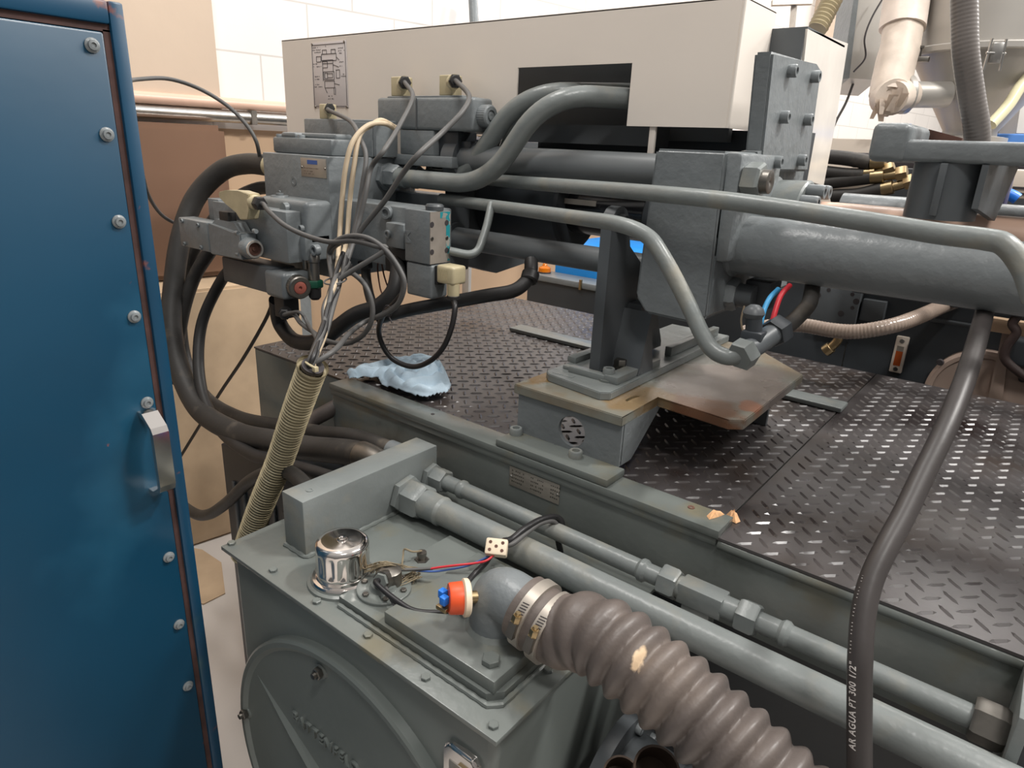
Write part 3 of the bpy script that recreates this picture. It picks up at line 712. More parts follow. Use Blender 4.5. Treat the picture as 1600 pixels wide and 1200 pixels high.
# front plate with hole (ring built as bridged polygons)
def plate_hole(y, x0, x1, z0, z1, hx, hz, hr, th):
    bm = B(); n = 48
    def pt(k, r=None):
        a = 2*math.pi*k/n; c, s = math.cos(a), math.sin(a)
        if r: return Vector((hx+c*r, y, hz+s*r))
        ts = []
        if c > 1e-9: ts.append((x1-hx)/c)
        if c < -1e-9: ts.append((x0-hx)/c)
        if s > 1e-9: ts.append((z1-hz)/s)
        if s < -1e-9: ts.append((z0-hz)/s)
        tt = min(ts); return Vector((hx+c*tt, y, hz+s*tt))
    ks = [k for k in range(n)]
    outer = [pt(k) for k in ks]
    for cx_, cz_ in ((x0, z0), (x1, z0), (x0, z1), (x1, z1)):
        i = min(range(n), key=lambda q: (outer[q]-Vector((cx_, y, cz_))).length); outer[i] = Vector((cx_, y, cz_))
    o1 = [bm.verts.new(p) for p in outer]; i1 = [bm.verts.new(pt(k, hr)) for k in ks]
    o2 = [bm.verts.new(p+Vector((0, th, 0))) for p in outer]; i2 = [bm.verts.new(pt(k, hr)+Vector((0, th, 0))) for k in ks]
    for k in ks:
        q = (k+1) % n
        bm.faces.new((o1[k], o1[q], i1[q], i1[k])); bm.faces.new((o2[q], o2[k], i2[k], i2[q])); bm.faces.new((i1[k], i1[q], i2[q], i2[k])); bm.faces.new((o1[q], o1[k], o2[k], o2[q]))
    return bm
hc = PY(893, 674, .956)
obj('front_plate', plate_hole(.956, -.729, -.505, 1.032, ZP-.018, hc.x, hc.z, .0285, .008), BLUEGREY, t)
bm = B()
prism(bm, [(-.513, .962, 1.032), (-.513, 1.0, 1.032), (-.513, 1.10, ZP-.018), (-.513, .962, ZP-.018)], (.008, 0, 0)); obj('side_gusset', bm, BLUEGREY, t)
bm = B(); prism(bm, [(-.729, .962, 1.032), (-.729, 1.0, 1.032), (-.729, 1.10, ZP-.018), (-.729, .962, ZP-.018)], (.008, 0, 0)); obj('side_gusset', bm, BLUEGREY, t)
top = [(-.737, .950), (-.503, .949), (-.508, 1.085), (-.365, 1.068), (-.345, 1.085), (-.350, 1.425), (-.50, 1.56), (-.735, 1.56)]
bm = B(); prism(bm, [(x, y, ZP-.018) for x, y in top], (0, 0, .018)); bmesh.ops.bevel(bm, geom=[e for e in bm.edges], offset=.0015, segments=2, affect='EDGES')
spot(ROCKT, srgb(126, 116, 110), (.16, .16, .11), (.13, .16, .1), .5, 9)
spot(ROCKT, srgb(112, 82, 62), (.19, .00, .11), (.075, .045, .1), .6, 14); spot(ROCKT, srgb(138, 88, 62), (.235, .05, .11), (.02, .035, .1), .6, 20); spot(ROCKT, srgb(128, 108, 80), (.03, -.05, .11), (.08, .07, .1), .6, 14); spot(ROCKT, srgb(104, 72, 52), (.19, -.03, .09), (.09, .012, .03), .6, 20); spot(ROCKT, srgb(120, 96, 60), (-.12, -.08, .11), (.03, .08, .1), .6, 14)
obj('top_plate', bm, ROCKT, t)
bm = B(); box(bm, (-.70, 1.40, 1.006), (-.40, 1.41, ZP-.018)); obj('rear_plate', bm, DGREY, t)
# base plate and slide rails of the carriage
Z1 = ZP+.015
def rprism(bm, pts, z0, h, bev): prism(bm, [(x, y, z0) for x, y in pts], (0, 0, h)); bmesh.ops.bevel(bm, geom=[e for e in bm.edges], offset=bev, segments=2, affect='EDGES')
t = thing('carriage_support', 'dark grey plate bracket with slotted base bolted on top of the pedestal', 'bracket', (-.64, 1.25, ZP))
bm = B(); rprism(bm, [(-.715, 1.022), (-.70, 1.008), (-.575, .990), (-.560, 1.003), (-.565, 1.56), (-.715, 1.56)], ZP, .015, .0015); obj('base_plate', bm, GREY, t)
bm = B(); box(bm, (-.70, 1.055, Z1), (-.648, 1.072, Z1+.007), .001); box(bm, (-.70, 1.02, Z1+.0), (-.655, 1.033, Z1+.0005)); obj('slot_edge', bm, GREY, t)
p = PZ(950, 594, Z1)
bm = B(); lathe(bm, p, (0, 0, 1), [(0, .0185), (.004, .0185), (.0045, .012)], 28); obj('washer', bm, GREYT, t)
obj('bolt', screw(B(), p+Vector((0, 0, .004)), (0, 0, 1), .0115, .02), GREY, t)
bm = B(); box(bm, (-.60, 1.045, Z1), (-.572, 1.215, Z1+.014), .001); box(bm, (-.68, 1.045, Z1), (-.60, 1.062, Z1+.012), .001); box(bm, (-.60, 1.29, Z1), (-.585, 1.54, Z1+.020), .001); box(bm, (-.72, 1.10, Z1), (-.70, 1.3, Z1+.012), .001); obj('slide_rail', bm, GREY, t)
# upright plate in the YZ plane with rounded lug on top
def yz_plate(bm, pts, x, th): prism(bm, [(x, y, z) for y, z in pts], (th, 0, 0))
YP0 = PX(941, 455, -.645).y
yf0 = 1.075
pts = [(1.075, Z1+.006), (1.075, 1.425)]
pc = (1.105, 1.425); rl = .030
pts += [(pc[0]+rl*math.cos(a), pc[1]+rl*math.sin(a)) for a in [math.pi-k*math.pi/10 for k in range(1, 10)]]
pts += [(1.15, 1.38), (1.26, 1.30), (1.30, 1.22), (1.33, 1.16), (1.33, Z1+.006)]
bm = B(); yz_plate(bm, pts, -.652, .022); obj('upright_plate', bm, DGREY, t)
obj('pivot_pin', cyl(B(), (-.665, pc[0], pc[1]), (-.618, pc[0], pc[1]), .017, 24, .002), DGREY, t)
obj('pivot_nut', hexnut(B(), (-.618, pc[0], pc[1]), (-.607, pc[0], pc[1]), .011), DSTEEL, t)
bm = B(); yz_plate(bm, [(1.14, Z1), (1.165, 1.27), (1.20, 1.27), (1.23, Z1)], -.63, .03); yz_plate(bm, [(1.12, Z1), (1.15, Z1+.12), (1.18, Z1)], -.63, .06); obj('rib', bm, DGREY, t)
obj('lock_bolt', hexnut(B(), (-.61, 1.12, Z1+.008), (-.61, 1.12, Z1+.026), .013), DSTEEL, t)
# ================================================================ injection housing block
ZB1 = 1.5555
t = thing('injection_block', 'massive grey cast block between the tie rods and the large barrel', 'block', (-.513, 1.3, 1.28))
bm = B()
x0, x1 = -.579, -.447
prism(bm, [(x0-.004, 1.10, 1.30), (x0+.006, 1.10, ZB1), (x1, 1.10, ZB1), (x1+.006, 1.10, 1.285), (x1-.02, 1.10, 1.270), (x0+.02, 1.10, 1.272)], (0, .42, 0))
bmesh.ops.bevel(bm, geom=[e for e in bm.edges], offset=.005, segments=3, affect='EDGES')
obj('housing', bm, BLUEGREY, t)
bm = B(); box(bm, (x1-.01, 1.105, ZB1-.0), (x1+.025, 1.30, 1.38), .01); obj('boss', bm, BLUEGREY, t)
p = PX(1165, 282, x1+.025)
bm = B(); hexnut(bm, p, p+Vector((.028, 0, 0)), .030, rot=.3); hx = obj('tie_nut', bm, GREY, t)
bm = B(); lathe(bm, p+Vector((.028, 0, 0)), (1, 0, 0), [(0, .019), (.012, .0185), (.0135, .012), (.012, .005), (.010, .0)], 28, caps=False); obj('rod_end', bm, DSTEEL, t)
p = PX(1136, 458, x1+.0)
bm = B(); hexnut(bm, p-Vector((.02, 0, 0)), p+Vector((.022, 0, 0)), .030, rot=.35); obj('lower_tie_nut', bm, BLUEGREY, t)
bm = B(); lathe(bm, p+Vector((.02, 0, 0)), (1, 0, 0), [(0, .021), (.03, .021)], 24); obj('lower_rod_end', bm, DGREY, t)
# bolted plate above
pp = PX(1222, 180, -.43)
t = thing('bolted_plate', 'upright grey plate with six socket screws beside the cream hood', 'plate', (-.42, 1.4, ZB1-.05))
XPl = -.425
bm = B(); c4 = [PX(1208, 80, XPl), PX(1276, 100, XPl), PX(1284, 108, XPl), PX(1262, 268, XPl), PX(1188, 268, XPl)]
prism(bm, [(XPl, v.y, v.z) for v in c4], (-.03, 0, 0)); bmesh.ops.bevel(bm, geom=[e for e in bm.edges], offset=.004, segments=2, affect='EDGES'); obj('plate', bm, BLUEGREY, t)
bm = B(); prism(bm, [(-.455, v.y, v.z) for v in (PX(1196, 215, -.455), PX(1188, 262, -.455), PX(1158, 262, -.455), PX(1158, 236, -.455), PX(1180, 232, -.455))], (.028, 0, 0)); obj('gusset', bm, BLUEGREY, t)
for q in ((1233, 111), (1269, 120), (1221, 183), (1258, 187), (1210, 253), (1248, 250)):
    p = PX(*q, XPl); obj('bolt', screw(B(), p, (1, 0, 0), .0105, .014), BLUEGREY, t)
# flanged gland and rear rod to the right of the block
yg = 1.32
t = thing('flanged_coupling', 'pale grey split ring flange with socket screws behind the long pipe', 'flange', (-.36, yg, 1.40))
c0 = PY(1222, 320, yg); RA = .072
bm = B(); lathe(bm, (c0.x-.05, yg, 1.442), (1, 0, 0), [(0, RA), (.004, RA+.003), (.034, RA+.003), (.036, RA)], 40); obj('ring', bm, BLUEGREY, t)
bm = B(); lathe(bm, (c0.x-.008, yg, 1.442), (1, 0, 0), [(0, RA-.003), (.05, RA-.001), (.053, RA-.005)], 40); obj('ring', bm, GREY, t)
for a in (40, 75, 110, 5):
    an = math.radians(a); p = Vector((c0.x+.045, yg-math.cos(an)*.055, 1.442+math.sin(an)*.055)); obj('bolt', screw(B(), p, (1, 0, 0), .0125, .03), BLUEGREY, t)
o = obj('piston_rod', cyl(B(), (-.42, yg, 1.442), (.6, yg, 1.442), .037, 28), PINK); tag(o, 'dusty pink cylinder rod behind the long grey pipe', 'rod')
o = obj('guide_tube', cyl(B(), (-.35, 1.47, 1.458), (.3, 1.47, 1.458), .032, 24), BLUEGREY); tag(o, 'pale grey guide tube behind the pink rod', 'tube')
# ================================================================ big barrel
YBR = 1.185
t = thing('hydraulic_cylinder', 'large dark grey cylinder running right from the cast block', 'cylinder', (0, YBR, 1.35))
obj('barrel', cyl(B(), (-.455, YBR, 1.4035), (.75, YBR, 1.4035), .0505, 64), BLUEGREY, t)
obj('cap', lathe(B(), (-.45, YBR, 1.4035), (1, 0, 0), [(0, .056), (.012, .056), (.016, .0505)], 48), BLUEGREY, t)
# rods left of block
RODM = mat('dark_rod_paint', srgb(104, 108, 110), .35, var=.06, scale=8)
o = obj('tie_rod', cyl(B(), (-1.18, 1.245, 1.515), (-.57, 1.245, 1.515), .032, 40), RODM); tag(o, 'thick grey tie rod, upper one left of the cast block', 'rod', 'tie rods')
o = obj('tie_rod', cyl(B(), (-1.18, 1.22, 1.334), (-.57, 1.22, 1.334), .0255, 36), RODM); tag(o, 'grey tie rod, lower one passing through the bracket plate', 'rod', 'tie rods')
t = thing('screw_drive', 'glossy black cylinder assembly between the tie rods', 'drive', (-.9, 1.42, 1.36))
BLK = mat('glossy_black_paint', srgb(26, 27, 30), .18, var=.1, coat=.5)
obj('drum', cyl(B(), (-1.18, 1.42, 1.41), (-.93, 1.42, 1.41), .10, 40, .006), DARK, t)
obj('shaft', cyl(B(), (-.93, 1.42, 1.41), (-.58, 1.42, 1.41), .055, 40), BLK, t)
obj('end_ring', cyl(B(), (-.72, 1.42, 1.41), (-.69, 1.42, 1.41), .072, 40, .003), DARK, t)
bm = B(); p = PY(905, 316, 1.36); box(bm, (p.x-.045, 1.36, p.z-.006), (p.x+.045, 1.362, p.z+.006)); obj('name_plate', bm, PLATE, t)
t = thing('rear_platen', 'dark grey cast platen behind the pipes at the end of the tie rods', 'platen', (-1.2, 1.35, 1.25))
bm = B(); prism(bm, [(-1.18, y, z) for y, z in ((1.27, 1.50), (1.27, 1.30), (1.31, 1.25), (1.42, 1.22), (1.6, 1.24), (1.6, 1.56), (1.27, 1.56))], (-.05, 0, 0)); obj('plate', bm, DGREY, t)
bm = B(); box(bm, (-1.336, 1.2, 1.25), (-1.15, 1.275, 1.43), .004); obj('neck', bm, DGREY, t)
bm = B(); lathe(bm, (-1.15, 1.245, 1.515), (1, 0, 0), [(-.03, .045), (.01, .045)], 28); obj('rod_boss', bm, DGREY, t)
bm = B(); lathe(bm, (-1.15, 1.22, 1.334), (1, 0, 0), [(-.03, .036), (.01, .036)], 28); obj('rod_boss', bm, DGREY, t)
bm = B(); box(bm, (-1.12, 1.5, 1.35), (-.45, 1.56, 1.60)); obj('dark_backing', bm, DARK, t)  # dark sheet added so the gap below the hood reads as shade
t = thing('frame_panel', 'dark panel inside the cream hood cut-out above the tie rods', 'panel', (-.8, 1.5, 1.56))
bm = B(); box(bm, (-1.35, 1.47, 1.575), (-.60, 1.49, 1.78)); box(bm, (-1.15, 1.36, 1.56), (-.72, 1.44, 1.60)); obj('panel', bm, DGREY, t)
for x_ in (-.80, -.755): obj('bolt', hexnut(B(), (x_-.05, 1.47, 1.675), (x_-.05, 1.46, 1.675), .012), DARK, t)
# ================================================================ cream hood
YH = 1.28
t = thing('machine_hood', 'long cream sheet-metal hood with a dark rectangular cut-out', 'hood', (-1.1, 1.3, 1.58))
xl = PY(440, 63, YH).x; xr = PY(1150, 100, YH).x; zt = PY(440, 63, YH).z
zb = PY(1139, 200, YH).z
oa, ob = PY(809, 106, YH), PY(988, 98, YH); oc = PY(983, 170, YH)
zo = (oa.z+ob.z)/2
zl = PY(447, 240, YH).z; xs = PY(648, 200, YH).x
th = .004
poly = [(xl, zt), (xl, zl), (xs, zl), (xs, zb+.012), (oa.x, zb+.012), (oa.x, zo), (ob.x, zo), (ob.x, zb), (xr, zb), (xr, zt)]
bm = B(); prism(bm, [(x, YH, z) for x, z in poly], (0, th, 0))
obj('front_panel', bm, HOOD, t, smooth=False)
yr_ = PX(1209, 50, xr).y
bm = B(); box(bm, (xl, YH, zt), (xr, yr_, zt-th), .001)
box(bm, (xl, YH+th, zl), (xl+th, yr_+.3, zt-th))
obj('top_panel', bm, HOOD, t)
yr_ = PX(1209, 50, xr).y
bm = B(); prism(bm, [(xr, YH, zb), (xr, YH, zt), (xr, yr_, zt), (xr, yr_, PX(1209, 60, xr).z-.02), (xr, yr_-.012, PX(1209, 60, xr).z-.06), (xr, yr_-.012, zb+.02), (xr, yr_-.03, zb)], (-.003, 0, 0)); obj('end_panel', bm, HOOD, t, smooth=False)
bm = B(); tube(bm, [(xr, YH+.002, zb), (xr, YH+.002, zt)], .004, 10); obj('corner_fold', bm, HOOD, t)
q0, q1 = PY(1022, 205, YH+.01), PY(1020, 250, YH+.01)
bm = B(); box(bm, (q0.x-.008, YH+.004, q1.z), (q0.x+.006, YH+.012, zb+.02), .002); obj('support_tab', bm, HOOD, t)
# printed diagram label
la, lb, lc = PY(486, 65, YH), PY(541, 58, YH), PY(493, 168, YH)
bm = B(); box(bm, (la.x, YH-.0015, lc.z), (lb.x, YH, la.z-.004), .0003); dl_ = obj('diagram_label', bm, PAPER, t)
bm = B(); lw = .0007
def rect(x0, z0, x1, z1, y=YH-.0019):
    for a, b in (((x0, z0), (x1, z0)), ((x1, z0), (x1, z1)), ((x1, z1), (x0, z1)), ((x0, z1), (x0, z0))):
        tube(bm, [(a[0], y, a[1]), (b[0], y, b[1])], lw, 4)
W_, H_ = lb.x-la.x, la.z-lc.z; ox, oz = la.x, lc.z
def U(u, v): return ox+W_*u, oz+H_*v
for r in ((.03, .02, .97, .94), (.33, .80, .45, .86), (.58, .80, .70, .86), (.30, .70, .72, .80), (.15, .69, .28, .77), (.32, .60, .46, .69), (.32, .66, .62, .71), (.34, .42, .64, .54), (.37, .44, .45, .52), (.45, .45, .60, .51), (.36, .30, .64, .40), (.70, .44, .80, .56), (.62, .20, .66, .30)):
    a, b = U(r[0], r[1]), U(r[2], r[3]); rect(a[0], a[1], b[0], b[1])
for a, b in (((.32, .60), (.32, .40)), ((.62, .66), (.62, .54)), ((.72, .75), (.80, .70)), ((.62, .64), (.78, .60)), ((.64, .36), (.78, .34)), ((.36, .30), (.42, .22))):
    a, b = U(*a), U(*b); tube(bm, [(a[0], YH-.0019, a[1]), (b[0], YH-.0019, b[1])], lw, 4)
obj('diagram', bm, INK, dl_, smooth=False)
bm = B()
for (u, v, wd_) in ((.05, .89, .16), (.05, .855, .24), (.05, .82, .24), (.78, .86, .14), (.78, .82, .18), (.8, .785, .1), (.40, .90, .07), (.05, .65, .14), (.05, .61, .24), (.8, .66, .12), (.8, .60, .08), (.84, .48, .12), (.82, .45, .15), (.08, .46, .14), (.08, .42, .13), (.08, .34, .12), (.06, .305, .25), (.45, .16, .14), (.44, .12, .17)):
    x_, z_ = U(u, v); marks(bm, x_, YH-.0016, z_, wd_*W_, H_*.022, int(wd_*40)+1)
obj('print', bm, INK, dl_, smooth=False)
for u, v in ((.04, .955), (.95, .955), (.04, .01), (.96, .01)):
    x_, z_ = U(u, v); obj('rivet', lathe(B(), (x_, YH-.001, z_), (0, -1, 0), [(0, .004), (.002, .003)], 12), DSTEEL, dl_)
# second hood behind with smeared film
t = thing('rear_guard', 'cream guard panel draped in clear plastic film behind the bolted plate', 'guard', (-.2, 2.0, 1.5))
XR = -.46
c = [PX(1262, 45, XR), PX(1325, 68, XR), PX(1306, 190, XR), PX(1287, 290, XR), PX(1255, 280, XR), PX(1245, 200, XR)]
bm = B(); prism(bm, [(XR, v.y, v.z) for v in c], (-.005, 0, 0)); obj('panel', bm, FILM, t, smooth=False)
a0 = PX(1262, 45, XR); 
bm = B(); box(bm, (XR-.3, a0.y, a0.z), (XR-.004, a0.y+.006, a0.z-.12)); box(bm, (XR-.3, a0.y, a0.z), (XR, a0.y+.26, a0.z+.004)); obj('frame', bm, DGREY, t)
# ================================================================ valve manifold
YM = 1.0; XM = -1.337
t = thing('valve_manifold', 'big grey steel valve manifold with small data plate at the left end', 'manifold', (-1.47, 1.12, 1.25))
bm = B(); box(bm, (-1.60, YM, 1.232), (XM, 1.27, 1.509), .003); man = obj('body', bm, BLUEGREY, t)
a, b = PY(470, 246, YM), PY(511, 279, YM)
bm = B(); box(bm, (a.x, YM-.0012, b.z), (b.x, YM, a.z), .0003); np_ = obj('data_plate', bm, PLATE, t)
w_, h_ = b.x-a.x, a.z-b.z
bm = B(); box(bm, (a.x+w_*.27, YM-.0018, a.z-h_*.32), (a.x+w_*.66, YM-.0012, a.z-h_*.1)); obj('blue_mark', bm, BLUEINK, np_)
bm = B()
for k, (u, wd_) in enumerate(((.5, .6), (.66, .4), (.8, .4))): marks(bm, a.x+w_*.12, YM-.0012, a.z-h_*u-.003, w_*wd_, .003, 10)
obj('print', bm, DSTEEL, np_, smooth=False)
for x_ in (a.x+.004, b.x-.004): obj('rivet', lathe(B(), (x_, YM-.0012, a.z-h_*.5), (0, -1, 0), [(0, .003), (.002, .002)], 12), DSTEEL, np_)
p = PY(459, 283, YM); obj('plug', lathe(B(), p, (0, -1, 0), [(0, .011), (.001, .011), (.001, .006), (-.001, .005)], 20, caps=False), BLUEGREY, t)
p = PY(437, 301, YM); obj('plug', lathe(B(), p, (0, -1, 0), [(0, .006), (.002, .005)], 16), BLUEGREY, t)
# cap block with recesses on top left
t = thing('cover_block', 'grey cast cover block with notched corners on top of the manifold', 'cover', (-1.52, 1.05, 1.509))
a, b = PY(432, 200, 1.03), PY(514, 236, 1.03)
bm = B(); x0, x1, zc = PY(425, 215, 1.03).x, PY(517, 215, 1.03).x, PY(470, 207, 1.03).z
box(bm, (x0, 1.03, 1.509), (x1, 1.14, zc-.012), .006); box(bm, (x0+.03, 1.035, zc-.014), (x0+.09, 1.135, zc), .006); box(bm, (x0+.0, 1.055, zc-.014), (x1-.02, 1.11, zc), .006)
obj('cover', bm, BLUEGREY, t)
for dx in (.015, .105): obj('bolt', screw(B(), (x0+dx, 1.043, zc-.014), (0, 0, 1), .009, .009), BLUEGREY, t)
def connector(label, base, w, d, h, gdir, body=PLUG, cable=None, group='yellowed plug connectors on the valves', glen=.022, top=0., gz=.6, gr=.013, nutm=None):
    """square plug: base centre of the underside, gland leaving along gdir"""
    base = Vector(base); t = thing('plug_connector', label, 'connector', base, group)
    gd = Vector(gdir).normalized()
    bm = B(); box(bm, base-Vector((w/2, d/2, 0)), base+Vector((w/2, d/2, h)), .003, 3)
    g0 = base+Vector((0, 0, h*gz)); hw = abs(gd.x)*w/2+abs(gd.y)*d/2+abs(gd.z)*h/2
    lathe(bm, g0+gd*(hw-.004), gd, [(0, gr*1.05), (.004, gr*1.05), (.006, gr), (glen*.8, gr)], 24)
    obj('housing', bm, body, t)
    bm = B(); hexnut(bm, g0+gd*(hw+glen*.45), g0+gd*(hw+glen), gr*.98); lathe(bm, g0+gd*(hw+glen), gd, [(0, gr*.8), (.002, gr*.7)], 20); obj('gland_nut', bm, nutm or BLACK, t)
    bm = B(); q = base+Vector((-w*.2, 0, h)); lathe(bm, q, (0, 0, 1), [(0, .0035), (.0015, .003)], 12); obj('screw', bm, DSTEEL, t)
    return g0+gd*(hw+glen)
# valve with two plugs, top right
YV = 1.195
a, b = PY(588, 152, YV), PY(738, 200, YV)
t = thing('directional_valve', 'long grey directional valve with two yellowed plugs and a knurled end knob', 'valve', ((a.x+b.x)/2, YV+.03, b.z))
zt_, zb_ = PY(650, 149, YV).z, PY(650, 203, YV).z
bm = B(); box(bm, (a.x, YV, zb_), (b.x, YV+.07, zt_-.004), .008, 3); box(bm, (a.x+.03, YV+.008, zt_-.006), (b.x-.04, YV+.062, zt_), .003); obj('body', bm, BLUEGREY, t)
kx = PY(736, 181, YV+.03)
bm = B(); n = 60; r0 = .0235
rings = []
for tt, rr in ((0, r0), (.024, r0), (.027, r0-.003), (.027, .013), (.024, .0125), (.024, .009), (.027, .0085), (.0275, .004), (.026, .0001)):
    rings.append([bm.verts.new(Vector((b.x-.002, YV+.035, (zt_+zb_)/2-.004))+Vector((tt, math.cos(2*math.pi*k/n)*(rr+(.0007 if k % 2 and rr == r0 else 0)), math.sin(2*math.pi*k/n)*(rr+(.0007 if k % 2 and rr == r0 else 0))))) for k in range(n)])
for p_, q_ in zip(rings, rings[1:]):
    for k in range(n): bm.faces.new((p_[k], p_[(k+1) % n], q_[(k+1) % n], q_[k]))
obj('end_knob', bm, BLUEGREY, t)
obj('left_knob', cyl(B(), (a.x-.012, YV+.035, (zt_+zb_)/2-.004), (a.x+.002, YV+.035, (zt_+zb_)/2-.004), .019, 28, .002), DGREY, t)
xj = PY(651, 180, YV).x
bm = B(); box(bm, (xj-.002, YV-.0015, zb_+.002), (xj+.002, YV+.0, zt_-.006)); obj('joint', bm, DGREY, t)
sb = thing('valve_subplate', 'grey block under the two-plug valve beside the bent pipes', 'block', (xj, YV+.04, 1.51))
a2, b2 = PY(624, 205, YV), PY(706, 245, YV)
bm = B(); box(bm, (a2.x, YV+.002, b2.z), (PY(676, 230, YV).x, YV+.075, zb_-.0005), .002); obj('block', bm, BLUEGREY, sb)
bm = B(); box(bm, (PY(676, 230, YV).x, YV+.02, b2.z), (b2.x, YV+.085, zb_-.0005), .002); box(bm, (b2.x, YV+.03, b2.z-.01), (b2.x+.03, YV+.07, b2.z+.035), .002); obj('rear_block', bm, DARK, sb)
bm = B(); box(bm, (XM+.0005, YV+.0, 1.494), (b2.x+.0, YV+.075, b2.z-.0005), .003); obj('shelf', bm, BLUEGREY, sb)
c1 = connector('left yellowed plug on the two-plug valve in front of the hood', (PY(628, 144, YV+.035).x, YV+.035, zt_), .040, .036, .044, (.82, -.55, .05), glen=.026, gr=.0155)
c2 = connector('right yellowed plug on the two-plug valve, above the knurled knob', (PY(704, 146, YV+.035).x, YV+.035, zt_), .040, .036, .044, (.82, -.55, .05), glen=.026, gr=.0155)
# second valve, left behind
YV2 = 1.13
a, b = PY(474, 185, YV2), PY(588, 234, YV2)
t = thing('directional_valve', 'grey valve with one yellowed plug, left of the two-plug valve', 'valve', ((a.x+b.x)/2, YV2+.03, 1.51))
bm = B(); box(bm, (a.x, YV2, 1.51), (b.x, YV2+.07, a.z), .004); box(bm, (PY(528, 185, YV2).x, YV2-.004, 1.51), (b.x-.01, YV2, a.z-.006), .003); obj('body', bm, BLUEGREY, t)
c3 = connector('yellowed plug in front of the printed diagram on the hood', (PY(515, 180, YV2+.03).x-.006, YV2+.03, a.z), .034, .03, .036, (.85, -.5, .08), glen=.024)
# ---- left front valve group
YF1 = .90
t = thing('cast_valve_body', 'grey cast valve body with rounded top bolted to the manifold front', 'valve', (-1.35, .95, 1.28))
a, b = PY(404, 308, .935), PY(481, 400, .935)
x0, x1 = PY(404, 320, .925).x, PY(478, 330, .925).x
zt_ = PY(450, 312, .925).z; zb_ = PY(462, 404, .925).z
bm = B(); box(bm, (x0, .925, zb_+.03), (x1, .999, zt_), .012, 4); box(bm, (x0+.06, .918, zb_), (x1, .99, zb_+.06), .006); lathe(bm, (x0+.045, .955, zt_-.002), (0, 0, 1), [(0, .022), (.005, .020)], 24); obj('body', bm, BLUEGREY, t)
obj('plug', cyl(B(), (x0+.045, .955, zt_+.003), (x0+.045, .955, zt_+.008), .009, 16), BLUEGREY, t)
p = PY(449, 325, .925); obj('bolt', lathe(B(), (p.x, .925, p.z), (0, -1, 0), [(0, .013), (.012, .012)], 20), BLUEGREY, t)
p = PY(473, 357, .925); obj('bolt', screw(B(), (p.x, .925, p.z), (0, -1, 0), .008, .009), BLUEGREY, t)
p = PY(491, 391, .93); obj('bolt', screw(B(), (p.x, .94, p.z), (0, -1, 0), .013, .013), BLUEGREY, t)
YC = .885
t = thing('valve_block', 'grey rectangular valve block between the solenoid and the cast body', 'valve', (-1.45, .9, 1.28))
x0, x1 = PY(322, 320, YC).x, PY(447, 345, YC).x; z1_ = PY(385, 322, YC).z; z0_ = PY(420, 405, YC).z
bm = B(); box(bm, (x0+.03, YC, z0_), (x1, .924, z1_), .003); obj('block', bm, BLUEGREY, t)
bm = B(); box(bm, (x0-.0, YC+.005, z1_-.05), (x0+.05, .922, z1_+.004), .002); obj('left_block', bm, BLUEGREY, t)
YQ = .84
def V(px, py, y=YQ): return PY(px, py, y)
t = thing('solenoid_valve', 'grey faceted solenoid valve with chrome-ringed end, nearest the blue cabinet', 'valve', V(340, 395))
xA, xB, xC_ = V(278, 345).x, V(323, 350).x, V(369, 365).x
zA1, zA0 = V(279, 340).z, V(287, 386).z
zc_ = (V(300, 345).z+V(300, 392).z)/2
z1q, z0q = V(323, 348).z, V(323, 396).z
bm = B(); box(bm, (xA, YQ, z0q+.004), (xB, YC-.0005, z1q), .004, 2); obj('end_cover', bm, BLUEGREY, t)
for q in ((285, 345), (310, 352), (289, 381), (315, 387)):
    p = V(*q); obj('screw', screw(B(), (p.x, YQ, p.z), (0, -1, 0), .0055, .004), BLUEGREY, t)
bm = B()
za = z1q-.004; 
prof_ = [(xB, z0q), (xC_+.012, z0q+.004), (xC_+.012, z1q-.012), (xB+.01, z1q-.002), (xB, z1q-.002)]
prism(bm, [(x_, YQ+.002, z_) for x_, z_ in prof_], (0, YC-YQ-.003, 0)); bmesh.ops.bevel(bm, geom=[e for e in bm.edges], offset=.0025, segments=2, affect='EDGES')
prism(bm, [(xB+.0, YQ+.012, z1q-.004), (xC_-.005, YQ+.012, z1q-.013), (xC_-.03, YQ+.014, z1q+.009), (xB+.018, YQ+.014, z1q+.010)], (0, YC-YQ-.015, 0))
obj('body', bm, BLUEGREY, t)
cp = Vector((xC_+.010, YQ+.022, zc_-.004))
bm = B(); lathe(bm, cp, (1, -.12, 0), [(0, .025), (.014, .024), (.030, .022), (.032, .0205), (.032, .0195), (.022, .019), (.022, .0001)], 36, caps=False); obj('coil_end', bm, BLUEGREY, t)
ad = Vector((1, -.12, 0)).normalized()
bm = B(); lathe(bm, cp+ad*.031, ad, [(0, .0205), (.004, .0195), (.004, .0155), (-.004, .0145)], 36, caps=False); obj('chrome_ring', bm, mat('bright_steel_ring', srgb(214, 208, 200), .25, .7, var=.05), t)
bm = B(); lathe(bm, cp+ad*.0325, ad, [(0, .0145), (-.006, .012), (-.006, .005), (-.001, .004), (-.001, .0001)], 28, caps=False); obj('socket', bm, RUST, t)
for q in ((370, 364), (398, 361), (372, 397)):
    p = V(*q, YQ+.006); obj('lug', cyl(B(), (p.x-.004, p.y, p.z), (p.x+.008, p.y-.001, p.z), .005, 14), BLUEGREY, t)
bp = PY(352, 338, YQ+.02)
bm = B(); box(bm, (bp.x-.018, YQ+.014, z1q+.004), (bp.x+.022, YQ+.036, z1q+.030), .002); obj('pin_base', bm, BLACK, t)
ctop = PY(362, 316, YQ+.02)
t2 = thing('plug_connector', 'yellowed T-shaped plug on top of the solenoid valve nearest the cabinet', 'connector', ctop, 'yellowed plug connectors on the valves')
bm = B()
g = Vector((1, -.12, -.02)).normalized()
p0 = PY(352, 308, YQ+.02)
